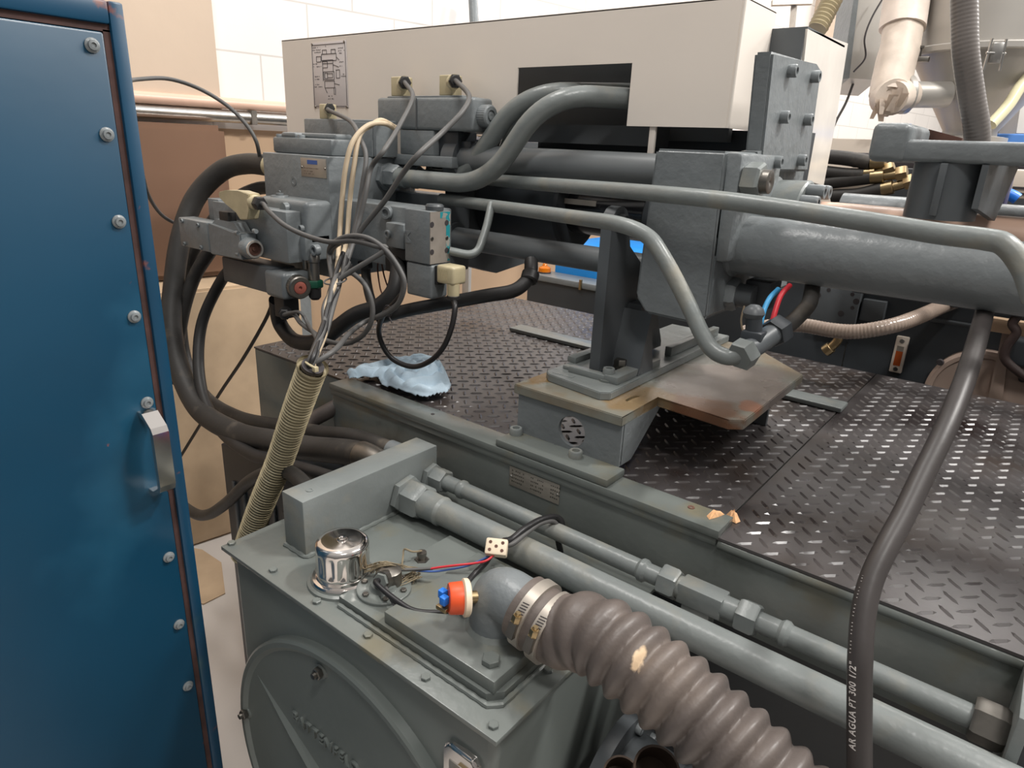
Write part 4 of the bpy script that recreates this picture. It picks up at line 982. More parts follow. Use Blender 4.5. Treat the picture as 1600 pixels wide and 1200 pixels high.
prism(bm, [PY(a_, b_, YQ+.006) for a_, b_ in ((341, 300), (352, 297), (372, 298), (389, 303), (389, 330), (387, 343), (375, 344), (369, 331), (353, 319), (347, 313), (342, 309))], (0, .028, 0)); bmesh.ops.bevel(bm, geom=[e for e in bm.edges], offset=.002, segments=2, affect='EDGES')
pg = Vector((PY(389, 316, YQ+.006).x-.003, YQ+.02, PY(384, 315, YQ+.01).z))
lathe(bm, pg, g, [(0, .0165), (.012, .0165), (.014, .0155), (.018, .0155)], 24); obj('housing', bm, PLUG, t2)
bm = B(); hexnut(bm, pg+g*.018, pg+g*.036, .0155); obj('gland_nut', bm, BLACK, t2)
bm = B(); cyl(bm, p0-g*.016+Vector((0, 0, .003)), p0+Vector((0, 0, .003)), .006, 14); obj('tab', bm, PLUG, t2)
c4_ = pg+g*.036
# lower block with knurled knob
YK = .868
t = thing('pressure_valve', 'grey pressure valve with knurled knob and faded red centre below the solenoid', 'valve', PY(420, 460, YK))
x0, x1 = PY(346, 440, YK).x, PY(441, 440, YK).x; z1_, z0_ = PY(400, 408, YK).z, PY(400, 455, YK).z
bm = B(); box(bm, (x0, YK+.006, z0_), (x1-.05, YK+.07, z0_+.062), .004); obj('base_block', bm, DGREY, t)
bm = B(); box(bm, (x1-.075, YK, z0_-.004), (x1+.004, YK+.075, z0_+.058), .010, 4); obj('body', bm, BLUEGREY, t)
kc = Vector((x1+.002, YK+.034, z0_+.026)); kd = Vector((1, -.25, 0)).normalized()
bm = B(); n = 64; ax, u_, v_ = basis(kd); rings = []
for tt, rr in ((0, .024), (.004, .0265), (.024, .0255), (.027, .0235), (.027, .0155), (.0255, .0145)):
    rings.append([bm.verts.new(kc+kd*tt+(u_*math.cos(2*math.pi*k/n)+v_*math.sin(2*math.pi*k/n))*(rr+(.0009 if k % 2 and .004 <= tt <= .024 else 0))) for k in range(n)])
for p_, q_ in zip(rings, rings[1:]):
    for k in range(n): bm.faces.new((p_[k], p_[(k+1) % n], q_[(k+1) % n], q_[k]))
bm.faces.new(rings[0][::-1]); obj('knob', bm, DSTEEL, t)
bm = B(); lathe(bm, kc+kd*.0255, kd, [(-.002, .0145), (.001, .014), (.002, .011), (.002, .004), (-.001, .0035), (-.001, .0001)], 28, caps=False); obj('red_insert', bm, REDBUT, t)
# black connector with cable under it
p = PY(432, 470, YK+.03)
cb = connector('black square plug hanging under the pressure valve', (x1-.035, YK+.03, z0_-.052), .042, .04, .050, (.75, -.66, -.05), body=BLACK, group='black plugs', glen=.016, gz=.35, gr=.014)
# pressure sensor
p = PY(489, 402, .94); sx = p.x
t = thing('pressure_sensor', 'slim steel pressure sensor with dark green plug hanging beside the knurled knob', 'sensor', PY(489, 470, .94))
zs = PY(489, 395, .94).z; z2 = PY(491, 440, .94).z; z3 = PY(491, 462, .94).z
bm = B(); lathe(bm, (sx, .94, zs), (0, 0, -1), [(0, .010), (.008, .0155), (.02, .0155), (.022, .013), (zs-z2-.004, .013)], 28); obj('barrel', bm, DSTEEL, t)
bm = B(); hexnut(bm, (sx, .94, z2+.004), (sx, .94, z2-.014), .020); obj('green_nut', bm, GREENP, t)
bm = B(); lathe(bm, (sx, .94, z2-.014), (0, 0, -1), [(0, .015), (.022, .014), (.028, .009)], 24); obj('plug', bm, BLACK, t)
bm = B(); lathe(bm, (sx-.03, .94, zs+.004), (0, 0, -1), [(0, .010), (.012, .011), (.03, .011), (.045, .009)], 24); obj('side_port', bm, DSTEEL, t)
# ---- right front valve
YR = .985
t = thing('side_bracket_block', 'grey block with socket screws on the manifold corner, left of the teal-chipped valve', 'block', PY(610, 380, YR+.04))
x0, x1 = PY(584, 330, YR+.04).x, PY(634, 330, YR+.04).x; z1_, z0_ = PY(600, 320, YR+.04).z, PY(600, 400, YR+.04).z
bm = B(); box(bm, (XM+.001, YR+.04, z0_-.02), (x1+.06, YR+.12, z1_), .004); box(bm, (PY(601, 345, YR+.01).x, YR+.012, PY(601, 385, YR+.01).z), (PY(629, 345, YR+.01).x, YR+.04, PY(601, 347, YR+.01).z), .003); obj('block', bm, BLUEGREY, t)
p = PY(607, 332, YR+.04); obj('bolt', screw(B(), (p.x, YR+.04, p.z), (.25, -.9, 0), .0145, .014), BLUEGREY, t)
p = PY(607, 366, YR+.012); obj('bolt', screw(B(), (p.x, YR+.012, p.z), (0, -1, 0), .009, .006), BLUEGREY, t)
bm = B(); box(bm, (PY(601, 390, YR+.03).x, YR+.03, PY(610, 425, YR+.03).z), (PY(636, 390, YR+.03).x, YR+.07, PY(610, 386, YR+.03).z), .003); obj('coil', bm, BLACK, t)
bm = B(); box(bm, (PY(622, 410, YR+.03).x, YR+.03, PY(632, 442, YR+.03).z), (PY(637, 410, YR+.03).x, YR+.06, PY(632, 405, YR+.03).z), .003); obj('coil_lower', bm, BLACK, t)
YT = .965
t = thing('pilot_valve', 'upright grey valve with bare metal side face showing chipped teal paint', 'valve', PY(650, 465, YT))
xL, xR_ = PY(632, 340, YT).x, PY(671, 340, YT).x; zt_, zm, zb_ = PY(650, 328, YT).z, PY(650, 410, YT).z, PY(650, 468, YT).z
yB = PX(703, 370, xR_).y
bm = B(); box(bm, (xL, YT, zm), (xR_, yB, zt_), .002); obj('upper_body', bm, BLUEGREY, t)
bm = B(); box(bm, (xR_, YT+.001, zm+.001), (xR_+.0015, yB-.001, zt_-.001)); fc_ = obj('metal_face', bm, BAREF, t)
bm = B(); box(bm, (xR_+.0015, yB-.013, zm+.004), (xR_+.0019, yB-.002, zt_-.002)); box(bm, (xR_+.0015, yB-.03, zt_-.014), (xR_+.0019, yB-.013, zt_-.002)); obj('teal_paint', bm, TEAL, fc_, smooth=False)
for q in ((675, 351), (698, 348), (675, 394), (698, 391)):
    p = PX(*q, xR_+.0020); obj('port', lathe(B(), p, (1, 0, 0), [(0, .0055), (.0003, .0055)], 18), INK, fc_)
for q in ((675, 373), (698, 372)):
    p = PX(*q, xR_+.0015); obj('pin', lathe(B(), p, (1, 0, 0), [(0, .0042), (.0015, .0035)], 16), DSTEEL, fc_)
bm = B(); box(bm, (xL, YT+.002, zb_+.006), (xR_+.004, yB-.008, zm-.001), .006, 3); obj('lower_body', bm, BLUEGREY, t)
bm = B(); prism(bm, [(xL+.004, YT-.0, PY(640, 360, YT).z-.0)] if False else [(xL+.003, YT+.0002, zt_-.043), (xL+.018, YT+.0002, zt_-.043), (xL+.018, YT+.0002, zt_-.046), (xL+.010, YT+.0002, zt_-.053), (xL+.010, YT+.0002, zt_-.056), (xL+.018, YT+.0002, zt_-.063), (xL+.018, YT+.0002, zt_-.067), (xL+.003, YT+.0002, zt_-.067), (xL+.003, YT+.0002, zt_-.063), (xL+.006, YT+.0002, zt_-.0625), (xL+.006, YT+.0002, zt_-.0475), (xL+.003, YT+.0002, zt_-.047)], (0, -.0015, 0)); obj('cast_mark', bm, BLUEGREY, t, smooth=False)
bm = B(); q = PY(664, 328, YT+.02); lathe(bm, (xR_-.016, YT+.03, zt_), (0, 0, 1), [(0, .018), (.008, .0185), (.012, .016)], 24); obj('top_cap', bm, DGREY, t)
p = PY(700, 440, YT+.03)
t3 = thing('plug_connector', 'yellowed ribbed plug at the foot of the teal-chipped valve', 'connector', p, 'yellowed plug connectors on the valves')
x0, x1 = xR_+.012, xR_+.060; z1_, z0_ = PY(690, 414, YT+.01).z, PY(700, 445, YT+.01).z
bm = B(); box(bm, (x0, YT+.006, z0_), (x1, YT+.046, z1_), .006, 3)
for k in range(7): box(bm, (x0+.008+k*.004, YT+.0052, z0_+.008), (x0+.0095+k*.004, YT+.007, z1_-.008))
lathe(bm, (x1-.012, YT+.02, z0_+.002), (0, 0, -1), [(0, .0125), (.016, .0125), (.024, .012)], 24); obj('housing', bm, PLUG, t3)
bm = B(); cyl(bm, (x1-.012, YT+.02, z0_-.022), (x1-.012, YT+.02, z0_-.030), .0135, 20, .001); obj('gland_nut', bm, BLACK, t3)
bm = B(); box(bm, (xR_+.004, YT+.01, z0_-.006), (x0+.001, YT+.04, z1_-.004), .002); obj('gasket', bm, BLACK, t3)
c5 = Vector((x1-.012, YT+.02, z0_-.030))
# ---- fittings and bent pipes on the manifold's right face
def nutpair(x, y, z, r, name='hydraulic_fitting', label='', m=BLUEGREY, L=(.016, .036)):
    t = thing(name, label, 'fitting', (x, y, z-r), 'hexagonal fittings on the manifold side')
    obj('adapter', hexnut(B(), (x, y, z), (x+L[0], y, z), r*1.12, rot=.25), m, t)
    obj('nut', hexnut(B(), (x+L[0], y, z), (x+L[1]+L[0], y, z), r, rot=.55), m, t); return x+L[0]+L[1]
p = PX(602, 273, XM); xA_ = nutpair(XM, p.y, p.z-.004, .030, label='large painted hexagonal pipe fitting at the left end of the thick bent pipe')
P1 = Vector((XM, p.y, p.z-.004)); yP = P1.y
BR = .0205
q = PY(742, 300, yP)
seq = [Vector((xA_, yP, P1.z)), PY(760, 300, yP), PY(850, 150, yP+.01), Vector((PY(992, 152, yP+.06).x+.09, yP+.065, PY(930, 147, yP+.03).z-.0))]
seq[1].z = P1.z; 
seq[2] = PY(856, 146, yP+.01); seq[3] = PY(1012, 156, 1.345)
t = thing('bent_pipe', 'thick grey bent pipe nearest the camera, entering the hood cut-out', 'pipe', seq[1], 'thick bent pipes into the hood')
obj('tube', tube(B(), rounded(seq, .095, 12), BR, 26), GREY, t)
obj('collar', lathe(B(), Vector((xA_, yP, P1.z)), (1, 0, 0), [(0, .023), (.018, .022), (.022, .0235), (.026, BR)], 28), GREY, t)
dy = .066
p = PX(632, 263, XM); xA2 = nutpair(XM, yP+dy, P1.z+.002, .030, label='large painted hexagonal fitting behind the one nearest the camera')
sq2 = [Vector((xA2, yP+dy, P1.z)), Vector((PY(722, 275, yP+dy).x, yP+dy, P1.z)), PY(816, 144, yP+dy), PY(1000, 146, 1.40)]
t = thing('bent_pipe', 'thick grey bent pipe behind the nearer one, entering the hood cut-out', 'pipe', sq2[1], 'thick bent pipes into the hood')
obj('tube', tube(B(), rounded(sq2, .095, 12), BR, 26), GREY, t)
o = pipe_thing('bent_pipe', 'slim grey pipe rising between the two thick bent pipes', 'pipe', [PY(776, 262, yP+.1), PY(786, 235, yP+.1), PY(800, 190, yP+.1), PY(806, 165, yP+.1)], .011, GREY)
xA3 = nutpair(XM+.07, 1.255, P1.z+.014, .020, label='small steel union fitting behind the large painted ones', m=DSTEEL, L=(.02, .045))
# long slim pipe A
ZA = PY(1040, 306, 1.05).z
pA = [Vector((xA3, 1.255, P1.z+.012)), PY(740, 277, 1.235), PY(800, 284, 1.215), PY(900, 292, 1.13), PY(1040, 304, 1.06), PY(1160, 317, 1.05), PY(1340, 344, 1.045), PY(1460, 364, 1.04), PY(1540, 374, 1.035), PY(1572, 384, 1.03), PY(1600, 420, 1.025), PY(1618, 470, 1.02)]
pipe_thing('long_pipe', 'long slim grey pipe crossing in front of the cast block and barrel', 'pipe', pA, .0137, GREY, n=20)
pB = [PY(690, 311, 1.19), PY(735, 317, 1.17), PY(800, 326, 1.11), PY(900, 340, 1.03), PY(965, 350, 1.0), PY(1010, 368, .995), PY(1035, 400, .99), PY(1070, 465, .985), PY(1100, 528, .98), PY(1118, 550, .98), PY(1140, 558, .985), PY(1160, 553, .99)]
pipe_thing('curved_pipe', 'slim grey pipe bending down in front of the cast block to the tee fitting', 'pipe', pB, .0128, GREY, n=20)
pC = rounded([PY(702, 392, 1.02), PY(745, 401, 1.06), PY(762, 350, 1.10), PY(768, 318, 1.13)], .03, 8)
pipe_thing('curved_pipe', 'short thin grey pipe linking the teal-chipped valve to the pipe above', 'pipe', pC, .0085, GREY, smooth=False)
# tee fitting at end of pipe B
f0 = PY(1162, 553, .99); f1 = PY(1188, 532, 1.03); f2 = PY(1204, 524, 1.05)
t = thing('tee_fitting', 'dark grey hexagonal tee fitting with ball-topped stub above the pedestal plate', 'fitting', f1)
fd = (f2-f0).normalized()
obj('nut', hexnut(B(), f0-fd*.012, f0+fd*.012, .0235), GREY, t)
obj('body', cyl(B(), f0+fd*.012, f2+fd*.01, .0165, 20, .002), DGREY, t)
obj('nut', hexnut(B(), f2+fd*.004, f2+fd*.03, .0235, rot=.4), DARK, t)
bm = B(); q = PY(1178, 528, 1.02); q2 = PY(1178, 488, 1.02); box(bm, q-Vector((.016, .016, .012)), q+Vector((.016, .016, .012)), .003); cyl(bm, q, q2, .0125, 20); obj('stub', bm, DARK, t)
bm = B(); lathe(bm, q2+Vector((0, 0, -.012)), (0, 0, 1), [(.0, .008), (.004, .0135), (.011, .0165), (.018, .0135), (.023, .007), (.024, .0005)], 24); obj('ball', bm, DGREY, t)
pipe_thing('hydraulic_hose', 'short black hose from the tee fitting up behind the barrel', 'hose', [f2+fd*.028, PY(1236, 505, 1.10), PY(1262, 478, 1.14), PY(1268, 458, 1.17), PY(1270, 444, 1.2)], .0125, HOSE)
pipe_thing('air_tube', 'bright blue plastic tube beside the tee fitting', 'tube', [PY(1187, 518, 1.06), PY(1192, 490, 1.07), PY(1202, 467, 1.09), PY(1216, 452, 1.12)], .0042, SKYP)
pipe_thing('air_tube', 'bright red plastic tube beside the tee fitting', 'tube', [PY(1204, 516, 1.06), PY(1210, 490, 1.07), PY(1220, 462, 1.09), PY(1234, 446, 1.12)], .0042, REDP)
t = thing('valve_cluster', 'dark fittings and block under the barrel beside the cast block', 'fittings', PY(1190, 460, 1.22))
bm = B(); box(bm, PY(1165, 436, 1.2), PY(1216, 478, 1.26), .004); obj('block', bm, DARK, t)
obj('port', cyl(B(), PY(1160, 462, 1.19), PY(1176, 465, 1.19), .02, 20, .002), DARK, t)
pipe_thing('wire', 'thin beige wire hanging in a loop left of the ball-topped stub', 'wire', [PY(1163, 478, 1.15), PY(1158, 500, 1.15), PY(1162, 520, 1.15), PY(1170, 524, 1.14)], .0016, BEIGEC)
# ---- black pipe along under the manifold
YL = 1.06
p_ = [PY(590, 497, .98), PY(640, 484, 1.02), PY(700, 473, 1.06), PY(760, 462, 1.08), PY(800, 455, 1.1), PY(820, 442, 1.12), PY(829, 425, 1.14), PY(830, 408, 1.16)]
pipe_thing('black_pipe', 'black painted pipe running under the valves and bending up to the tie rod', 'pipe', p_, .0145, BLACK)
obj_ = thing('pipe_collar', 'black pipe collar under the lower tie rod', 'collar', PY(827, 436, 1.13)); obj('ring', cyl(B(), PY(826, 440, 1.125), PY(830, 425, 1.14), .0185, 20, .003), BLACK, obj_)
p_ = [PY(432, 468, .93), PY(434, 492, .945), PY(441, 512, .95), PY(462, 533, .94), PY(498, 533, .93), PY(530, 510, .93), PY(556, 492, .94), PY(590, 480, .96), PY(614, 458, .98), PY(622, 430, 1.0), PY(622, 405, 1.03), PY(616, 385, 1.06)]
pipe_thing('hydraulic_hose', 'thick black hose looping under the valves from the black plug', 'hose', p_, .0185, BLACK, n=20)
p_ = [PY(571, 410, 1.05), PY(573, 440, 1.05), PY(580, 470, 1.03), PY(592, 492, 1.0)]
t = thing('hydraulic_hose', 'black hose hanging from the threaded fitting under the manifold', 'hose', PY(573, 440, 1.05))
obj('tube', tube(B(), smoothpath(p_, 8), .0115, 18), HOSE, t)
obj('nut', hexnut(B(), PY(570, 408, 1.05), PY(571, 420, 1.05), .017), BLACK, t)
pipe_thing('wire', 'thin dark red wire hanging below the manifold, left one', 'wire', [PY(592, 404, 1.06), PY(590, 420, 1.06), PY(594, 450, 1.04), PY(600, 466, 1.02)], .0018, RUST)
pipe_thing('wire', 'thin dark red wire hanging below the manifold, right one', 'wire', [PY(595, 404, 1.06), PY(600, 430, 1.05), PY(606, 448, 1.04), PY(612, 458, 1.02)], .0018, RUST)

# ================================================================ big hoses at the left
def hose(label, pts, r, m=HOSE, sleeve=None, group=None, n=22):
    P = smoothpath(pts, 10); t = thing('hydraulic_hose', label, 'hose', P[len(P)//2], group)
    obj('tube', tube(B(), P, r, n), m, t)
    if sleeve:
        q = resample(P, .004)
        for a_, b_, rr, mm in sleeve:
            seg = q[a_:b_] if b_ else q[a_:]
            obj('sleeve', tube(B(), seg, rr, n), mm, t)
    return t
YB_ = .715
xb0 = -.896
hose('thickest black hose looping down from the manifold top to the block', [Vector((-1.585, 1.03, 1.475)), PY(385, 256, 1.03), PY(345, 268, 1.0), PY(305, 310, .95), PY(283, 370, .90), PY(272, 440, .86), PY(268, 510, .82), PY(280, 575, .80), PY(312, 640, .78), PY(370, 676, .775), PY(430, 690, .775), PY(480, 700, .775), Vector((-.98, .775, .962)), Vector((xb0, .775, .955))], .0265, HOSE, [(0, 9, .0275, PLUG), (-20, -1, .0285, DSTEEL)], 'thick black hoses on the left')
hose('thick black hose behind the valves, second outwards, ending at the block rear', [Vector((-1.585, 1.06, 1.42)), PY(398, 296, 1.05), PY(345, 330, 1.02), PY(300, 400, .98), PY(283, 480, .94), PY(290, 560, .92), PY(320, 618, .90), PY(370, 650, .88), PY(430, 664, .86), PY(500, 676, .84), PY(560, 684, .83), Vector((xb0, .832, .965))], .017, HOSE, [(-14, -1, .0195, BLUEGREY)], 'thick black hoses on the left')
hose('black hose rising inside the loops and reaching the block front', [PY(370, 410, .93), PY(345, 440, .92), PY(317, 500, .88), PY(310, 560, .84), PY(318, 620, .80), PY(345, 672, .77), PY(390, 708, .74), PY(440, 724, .725), PY(490, 738, .715), Vector((xb0, .70, .95))], .0145, BLACK, [(-13, -1, .0165, BLUEGREY)], 'thick black hoses on the left')
hose('black hose close beside the loop, partly behind the blue cabinet', [PY(330, 390, .93), PY(305, 430, .90), PY(288, 480, .87), PY(277, 540, .84), PY(268, 600, .80)], .0175, HOSE, None, 'thick black hoses on the left')
hose('black hose sagging low behind the blue cabinet to the block front corner', [PY(262, 770, .80), PY(300, 800, .76), PY(325, 804, .745), PY(355, 785, .73), PY(390, 752, .72), PY(430, 735, .695), PY(462, 744, .65), Vector((xb0, .615, .955))], .0145, HOSE, [(-12, -1, .0165, BLUEGREY)], 'thick black hoses on the left')
hose('short ribbed dark conduit stub behind the khaki conduit', [PY(475, 668, .86), PY(490, 655, .88), PY(510, 644, .90), PY(532, 632, .93), PY(545, 624, .97)], .0185, COND and CORR)
# thin cables left
pipe_thing('cable', 'thin grey cable arching from the blue cabinet to the manifold', 'cable', [PY(196, 128, .75), PY(215, 124, .8), PY(262, 123, .88), PY(310, 138, .93), PY(355, 165, .97), PY(385, 195, .99), PY(400, 220, 1.0), PY(406, 245, 1.02), PY(412, 262, 1.04)], .0048, CABLE)
pipe_thing('cable', 'thin grey cable sagging from the blue cabinet behind the solenoid valve', 'cable', [PY(222, 270, .8), PY(232, 305, .84), PY(250, 333, .88), PY(272, 348, .92), PY(300, 356, .95)], .0048, CABLE)
pipe_thing('cable', 'thin straight dark cable slanting across the beige wall behind the hoses', 'cable', [PY(425, 476, 1.04), PY(412, 505, 1.04), PY(380, 560, 1.04), PY(345, 612, 1.04), PY(310, 668, 1.03), PY(275, 725, 1.02)], .0052, BLACK)
# ================================================================ khaki ribbed conduit with the bundle of cables
ctop_, cbot = PY(489, 572, .66), PY(380, 868, .64)
cpts = smoothpath([ctop_, PY(464, 640, .66), PY(437, 720, .66), PY(408, 790, .65), cbot], 30)
t = thing('ribbed_conduit', 'khaki ribbed plastic conduit rising diagonally beside the block with cables inside', 'conduit', cbot)
fine = resample(cpts, .0011)
bm = B(); tube(bm, fine, .02, 28, caps=False, rf=lambda L, i: .0205+.006*(.5+.5*math.cos(2*math.pi*L/.0074))**.7 if L > .006 else .0275)
obj('ribbed_tube', bm, COND, t, angle=1.3)
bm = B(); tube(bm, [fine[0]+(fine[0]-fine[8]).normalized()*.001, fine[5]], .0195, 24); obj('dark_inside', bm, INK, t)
cu = (fine[0]-fine[20]).normalized()
bm = B(); tube(bm, smoothpath([fine[0]+Vector((-.018, 0, .004)), fine[0]+Vector((0, -.012, .008)), fine[0]+Vector((.02, -.006, 0))], 5), .0022, 6); box(bm, fine[0]+Vector((.014, -.012, -.004)), fine[0]+Vector((.022, -.004, .005)), .001); obj('cable_tie', bm, PLUG, t)
ct = fine[0]
def off(a): return Vector((random.uniform(-a, a), random.uniform(-a, a), random.uniform(-a, a)))
node = PY(524, 440, .80); node2 = PY(506, 520, .72)
def bundle(label, pre, r, m, spread=.010, mid=True):
    s = spread*.7
    pts = list(pre)+[node+off(s), PY(514, 480, .76)+off(s), node2+off(s*.9), ct+off(s*.55)+Vector((0, 0, .012)), ct-cu*.03+off(.007)]
    return pipe_thing('cable', label, 'cable', pts, r, m, 'cables bundled into the khaki conduit')
bundle('beige cable arching over the manifold into the bundle, outer one', [PY(617, 201, 1.1), PY(600, 193, 1.05), PY(575, 196, 1.0), PY(552, 220, .96), PY(540, 262, .94), PY(534, 320, .93), PY(530, 380, .9)], .0052, BEIGEC)
bundle('beige cable arching over the manifold into the bundle, inner one', [PY(618, 199, 1.1), PY(596, 188, 1.05), PY(580, 196, 1.02), PY(562, 212, .98), PY(553, 262, .955), PY(546, 320, .94), PY(541, 380, .905)], .0052, BEIGEC)
bundle('grey cable running down from the plug in front of the diagram', [c3+Vector((-.004, 0, 0)), c3+Vector((.012, -.012, -.006)), PY(548, 190, 1.06), PY(562, 215, .99), PY(572, 245, .97), PY(566, 290, .95), PY(556, 350, .93), PY(543, 400, .89)], .0050, CABLE)
bundle('grey cable from the left plug of the two-plug valve', [c1+Vector((-.004, 0, 0)), c1+Vector((.012, -.01, -.004)), PY(645, 152, 1.12), PY(625, 195, 1.05), PY(600, 235, .97), PY(580, 262, .96), PY(572, 300, .94), PY(560, 350, .92), PY(545, 400, .88)], .0052, CABLE)
bundle('grey cable from the right plug crossing the fittings in a long curve', [c2+Vector((-.004, 0, 0)), c2+Vector((.014, -.01, -.004)), PY(733, 150, 1.13), PY(722, 175, 1.08), PY(690, 208, 1.03), PY(655, 240, .96), PY(630, 270, .95), PY(600, 315, .94), PY(565, 358, .92), PY(548, 388, .895)], .0054, CABLE)
bundle('grey cable from the T-shaped plug in front of the valves', [c4_-g*.004, c4_+g*.012, PY(420, 330, .84), PY(445, 352, .83), PY(478, 368, .835), PY(515, 378, .84), PY(550, 376, .845), PY(585, 384, .85), PY(600, 392, .855), PY(625, 425, .86), PY(632, 450, .86), PY(620, 480, .86), PY(590, 500, .86), PY(560, 515, .85), PY(540, 535, .84)][:9], .0050, CABLE, .004)
# loops
pipe_thing('cable', 'grey cable loop hanging in front of the valve with the teal chips', 'cable', [node+Vector((-.006, 0, -.01)), PY(514, 400, .85), PY(520, 380, .845), PY(545, 369, .845), PY(575, 372, .85), PY(602, 390, .855), PY(624, 420, .86), PY(632, 445, .86), PY(622, 475, .86), PY(600, 492, .86), PY(570, 503, .855), PY(545, 522, .80), PY(522, 548, .70), ct+off(.006)+Vector((0, 0, .006)), ct-cu*.02], .0048, CABLE, 'loops of cable')
pipe_thing('cable', 'grey cable loop, second one, tied to the first beside the teal-chipped valve', 'cable', [PY(526, 420, .86), PY(518, 395, .855), PY(532, 380, .85), PY(560, 377, .852), PY(590, 384, .857), PY(616, 412, .862), PY(629, 440, .865), PY(624, 470, .865), PY(606, 486, .865), PY(585, 497, .86)], .0044, CABLE, 'loops of cable')
pipe_thing('cable', 'black cable loop circling in front of the thick looping hose', 'cable', [PY(522, 448, .86), PY(534, 424, .85), PY(552, 428, .848), PY(572, 448, .85), PY(582, 480, .85), PY(578, 508, .848), PY(562, 528, .845), PY(538, 537, .84), PY(510, 532, .84), PY(488, 518, .85), PY(470, 505, .86), PY(458, 490, .87), cb+Vector((0, 0, 0)), cb-Vector((.0, -.004, 0))], .0050, CABLE, 'loops of cable')
pipe_thing('cable', 'thin pale cable from the black plug towards the bundle', 'cable', [cb, PY(468, 488, .86), PY(482, 508, .85), PY(498, 540, .70), ct+Vector((-.004, 0, .002))], .0038, CABLE, 'loops of cable')
pipe_thing('cable', 'glossy black cable hanging from the yellowed ribbed plug in a U above the rag', 'cable', [c5, PY(711, 480, .97), PY(706, 510, .96), PY(693, 542, .955), PY(672, 564, .95), PY(645, 573, .95), PY(615, 562, .945), PY(598, 540, .94), PY(592, 515, .93), PY(600, 490, .90), PY(612, 478, .88), PY(628, 460, .868)], .0056, CABLEB)
for k in range(5):
    bundle(('dark grey cable running inside the tied bundle into the khaki conduit', 'black cable running inside the tied bundle into the khaki conduit')[k % 2 == 0], [PY(536+k*3, 395+k*5, .85+.004*k)], .0046, CABLE if k % 2 else CABLEB, .013)
t = thing('cable_tie', 'thin pale cable tie around the cable bundle above the conduit', 'cable tie', node)
bm = B(); ring = [node+Vector((math.cos(a)*.021, math.sin(a)*.021, math.sin(a)*.004+.002)) for a in [k*math.pi/8 for k in range(17)]]; tube(bm, ring, .0016, 6); obj('band', bm, CABLE, t)
t = thing('cable_tie', 'dark wire tie with loose tail where the loops meet', 'cable tie', PY(605, 487, .86))
bm = B(); c_ = PY(606, 486, .864); ring = [c_+Vector((math.cos(a)*.011, 0, math.sin(a)*.011)) for a in [k*math.pi/6 for k in range(13)]]; tube(bm, ring, .0014, 6); tube(bm, [c_+Vector((.0, 0, -.008)), c_+Vector((.012, 0, -.022))], .0014, 6); obj('band', bm, INK, t)
# ================================================================ hanging black hose with print
r_ = .0122
hpts = [PD(1344, 1290, .70), PD(1343, 1200, .70), PD(1343, 1100, .70), PD(1344, 1030, .70), PD(1349, 960, .71), PD(1362, 905, .72), PD(1385, 855, .73), PD(1412, 805, .745), PD(1442, 742, .765), PD(1470, 685, .785), PD(1492, 635, .81), PD(1512, 580, .85), PD(1530, 520, .93), PD(1545, 460, 1.06), PD(1552, 430, 1.12)]
t = thing('water_hose', 'black rubber hose with white print hanging down at the right foreground', 'hose', hpts[0])
hs = smoothpath(hpts, 14); obj('tube', tube(B(), hs, r_, 32), mat('matte_black_hose', srgb(62, 58, 57), .42, var=.08, scale=12, bump=.1, bscale=100), t)
# print, laid round the hose surface
def wrap_text(s, size, path, r, ang, m, parent, s0, fit=None):
    c = bpy.data.curves.new('print', 'FONT'); c.body = s; c.size = size; c.extrude = .0; c.offset = .0002; c.space_character = 1.12
    o = bpy.data.objects.new('print', c); COL.objects.link(o); dg = bpy.context.evaluated_depsgraph_get(); me = bpy.data.meshes.new_from_object(o.evaluated_get(dg)); bpy.data.objects.remove(o)
    bm = B(); bm.from_mesh(me); bpy.data.meshes.remove(me)
    bmesh.ops.triangulate(bm, faces=bm.faces); bmesh.ops.subdivide_edges(bm, edges=bm.edges, cuts=3, use_grid_fill=True)
    q = resample(path, .0005)
    wmax = max(v.co.x for v in bm.verts); sx_ = fit/wmax if fit else 1
    for v in bm.verts:
        v.co.x *= sx_
        fi = (s0+v.co.x)/.0005; i = max(1, min(len(q)-2, int(fi))); T = (q[i+1]-q[i-1]).normalized(); fr = fi-int(fi); qi = q[i]+(q[i+1]-q[i])*fr
        side = (CC-Vector((0, 0, .3))-qi); n0 = (side-T*side.dot(T)).normalized(); b0 = T.cross(n0)
        a = ang-v.co.y/r; v.co = qi+(n0*math.cos(a)+b0*math.sin(a))*(r+.0003)
    return obj('print', bm, m, parent, smooth=False)
hup = smoothpath(hpts[:6], 40)
E0 = (PD(1343, 1166, .70)-hup[0]).length
wrap_text('AR AGUA PT 300 1/2"', .0104, hup, r_, -.22, WHITEINK, t, E0, fit=.088)
bm = B()
E1 = E0+.096
q = resample(hup, .0005)
for k in range(24):
    i = min(len(q)-2, int((E1+k*.0035)/.0005)); T = (q[i+1]-q[i-1]).normalized(); side = CC-Vector((0, 0, .3))-q[i]; n0 = (side-T*side.dot(T)).normalized(); b0 = T.cross(n0)
    if k % 5 == 4: continue
    tube(bm, [q[i]+(n0*math.cos(a)+b0*math.sin(a))*(r_+.0003) for a in (-.72, -.84)], .0004, 4)
obj('print', bm, WHITEINK, t, smooth=False)

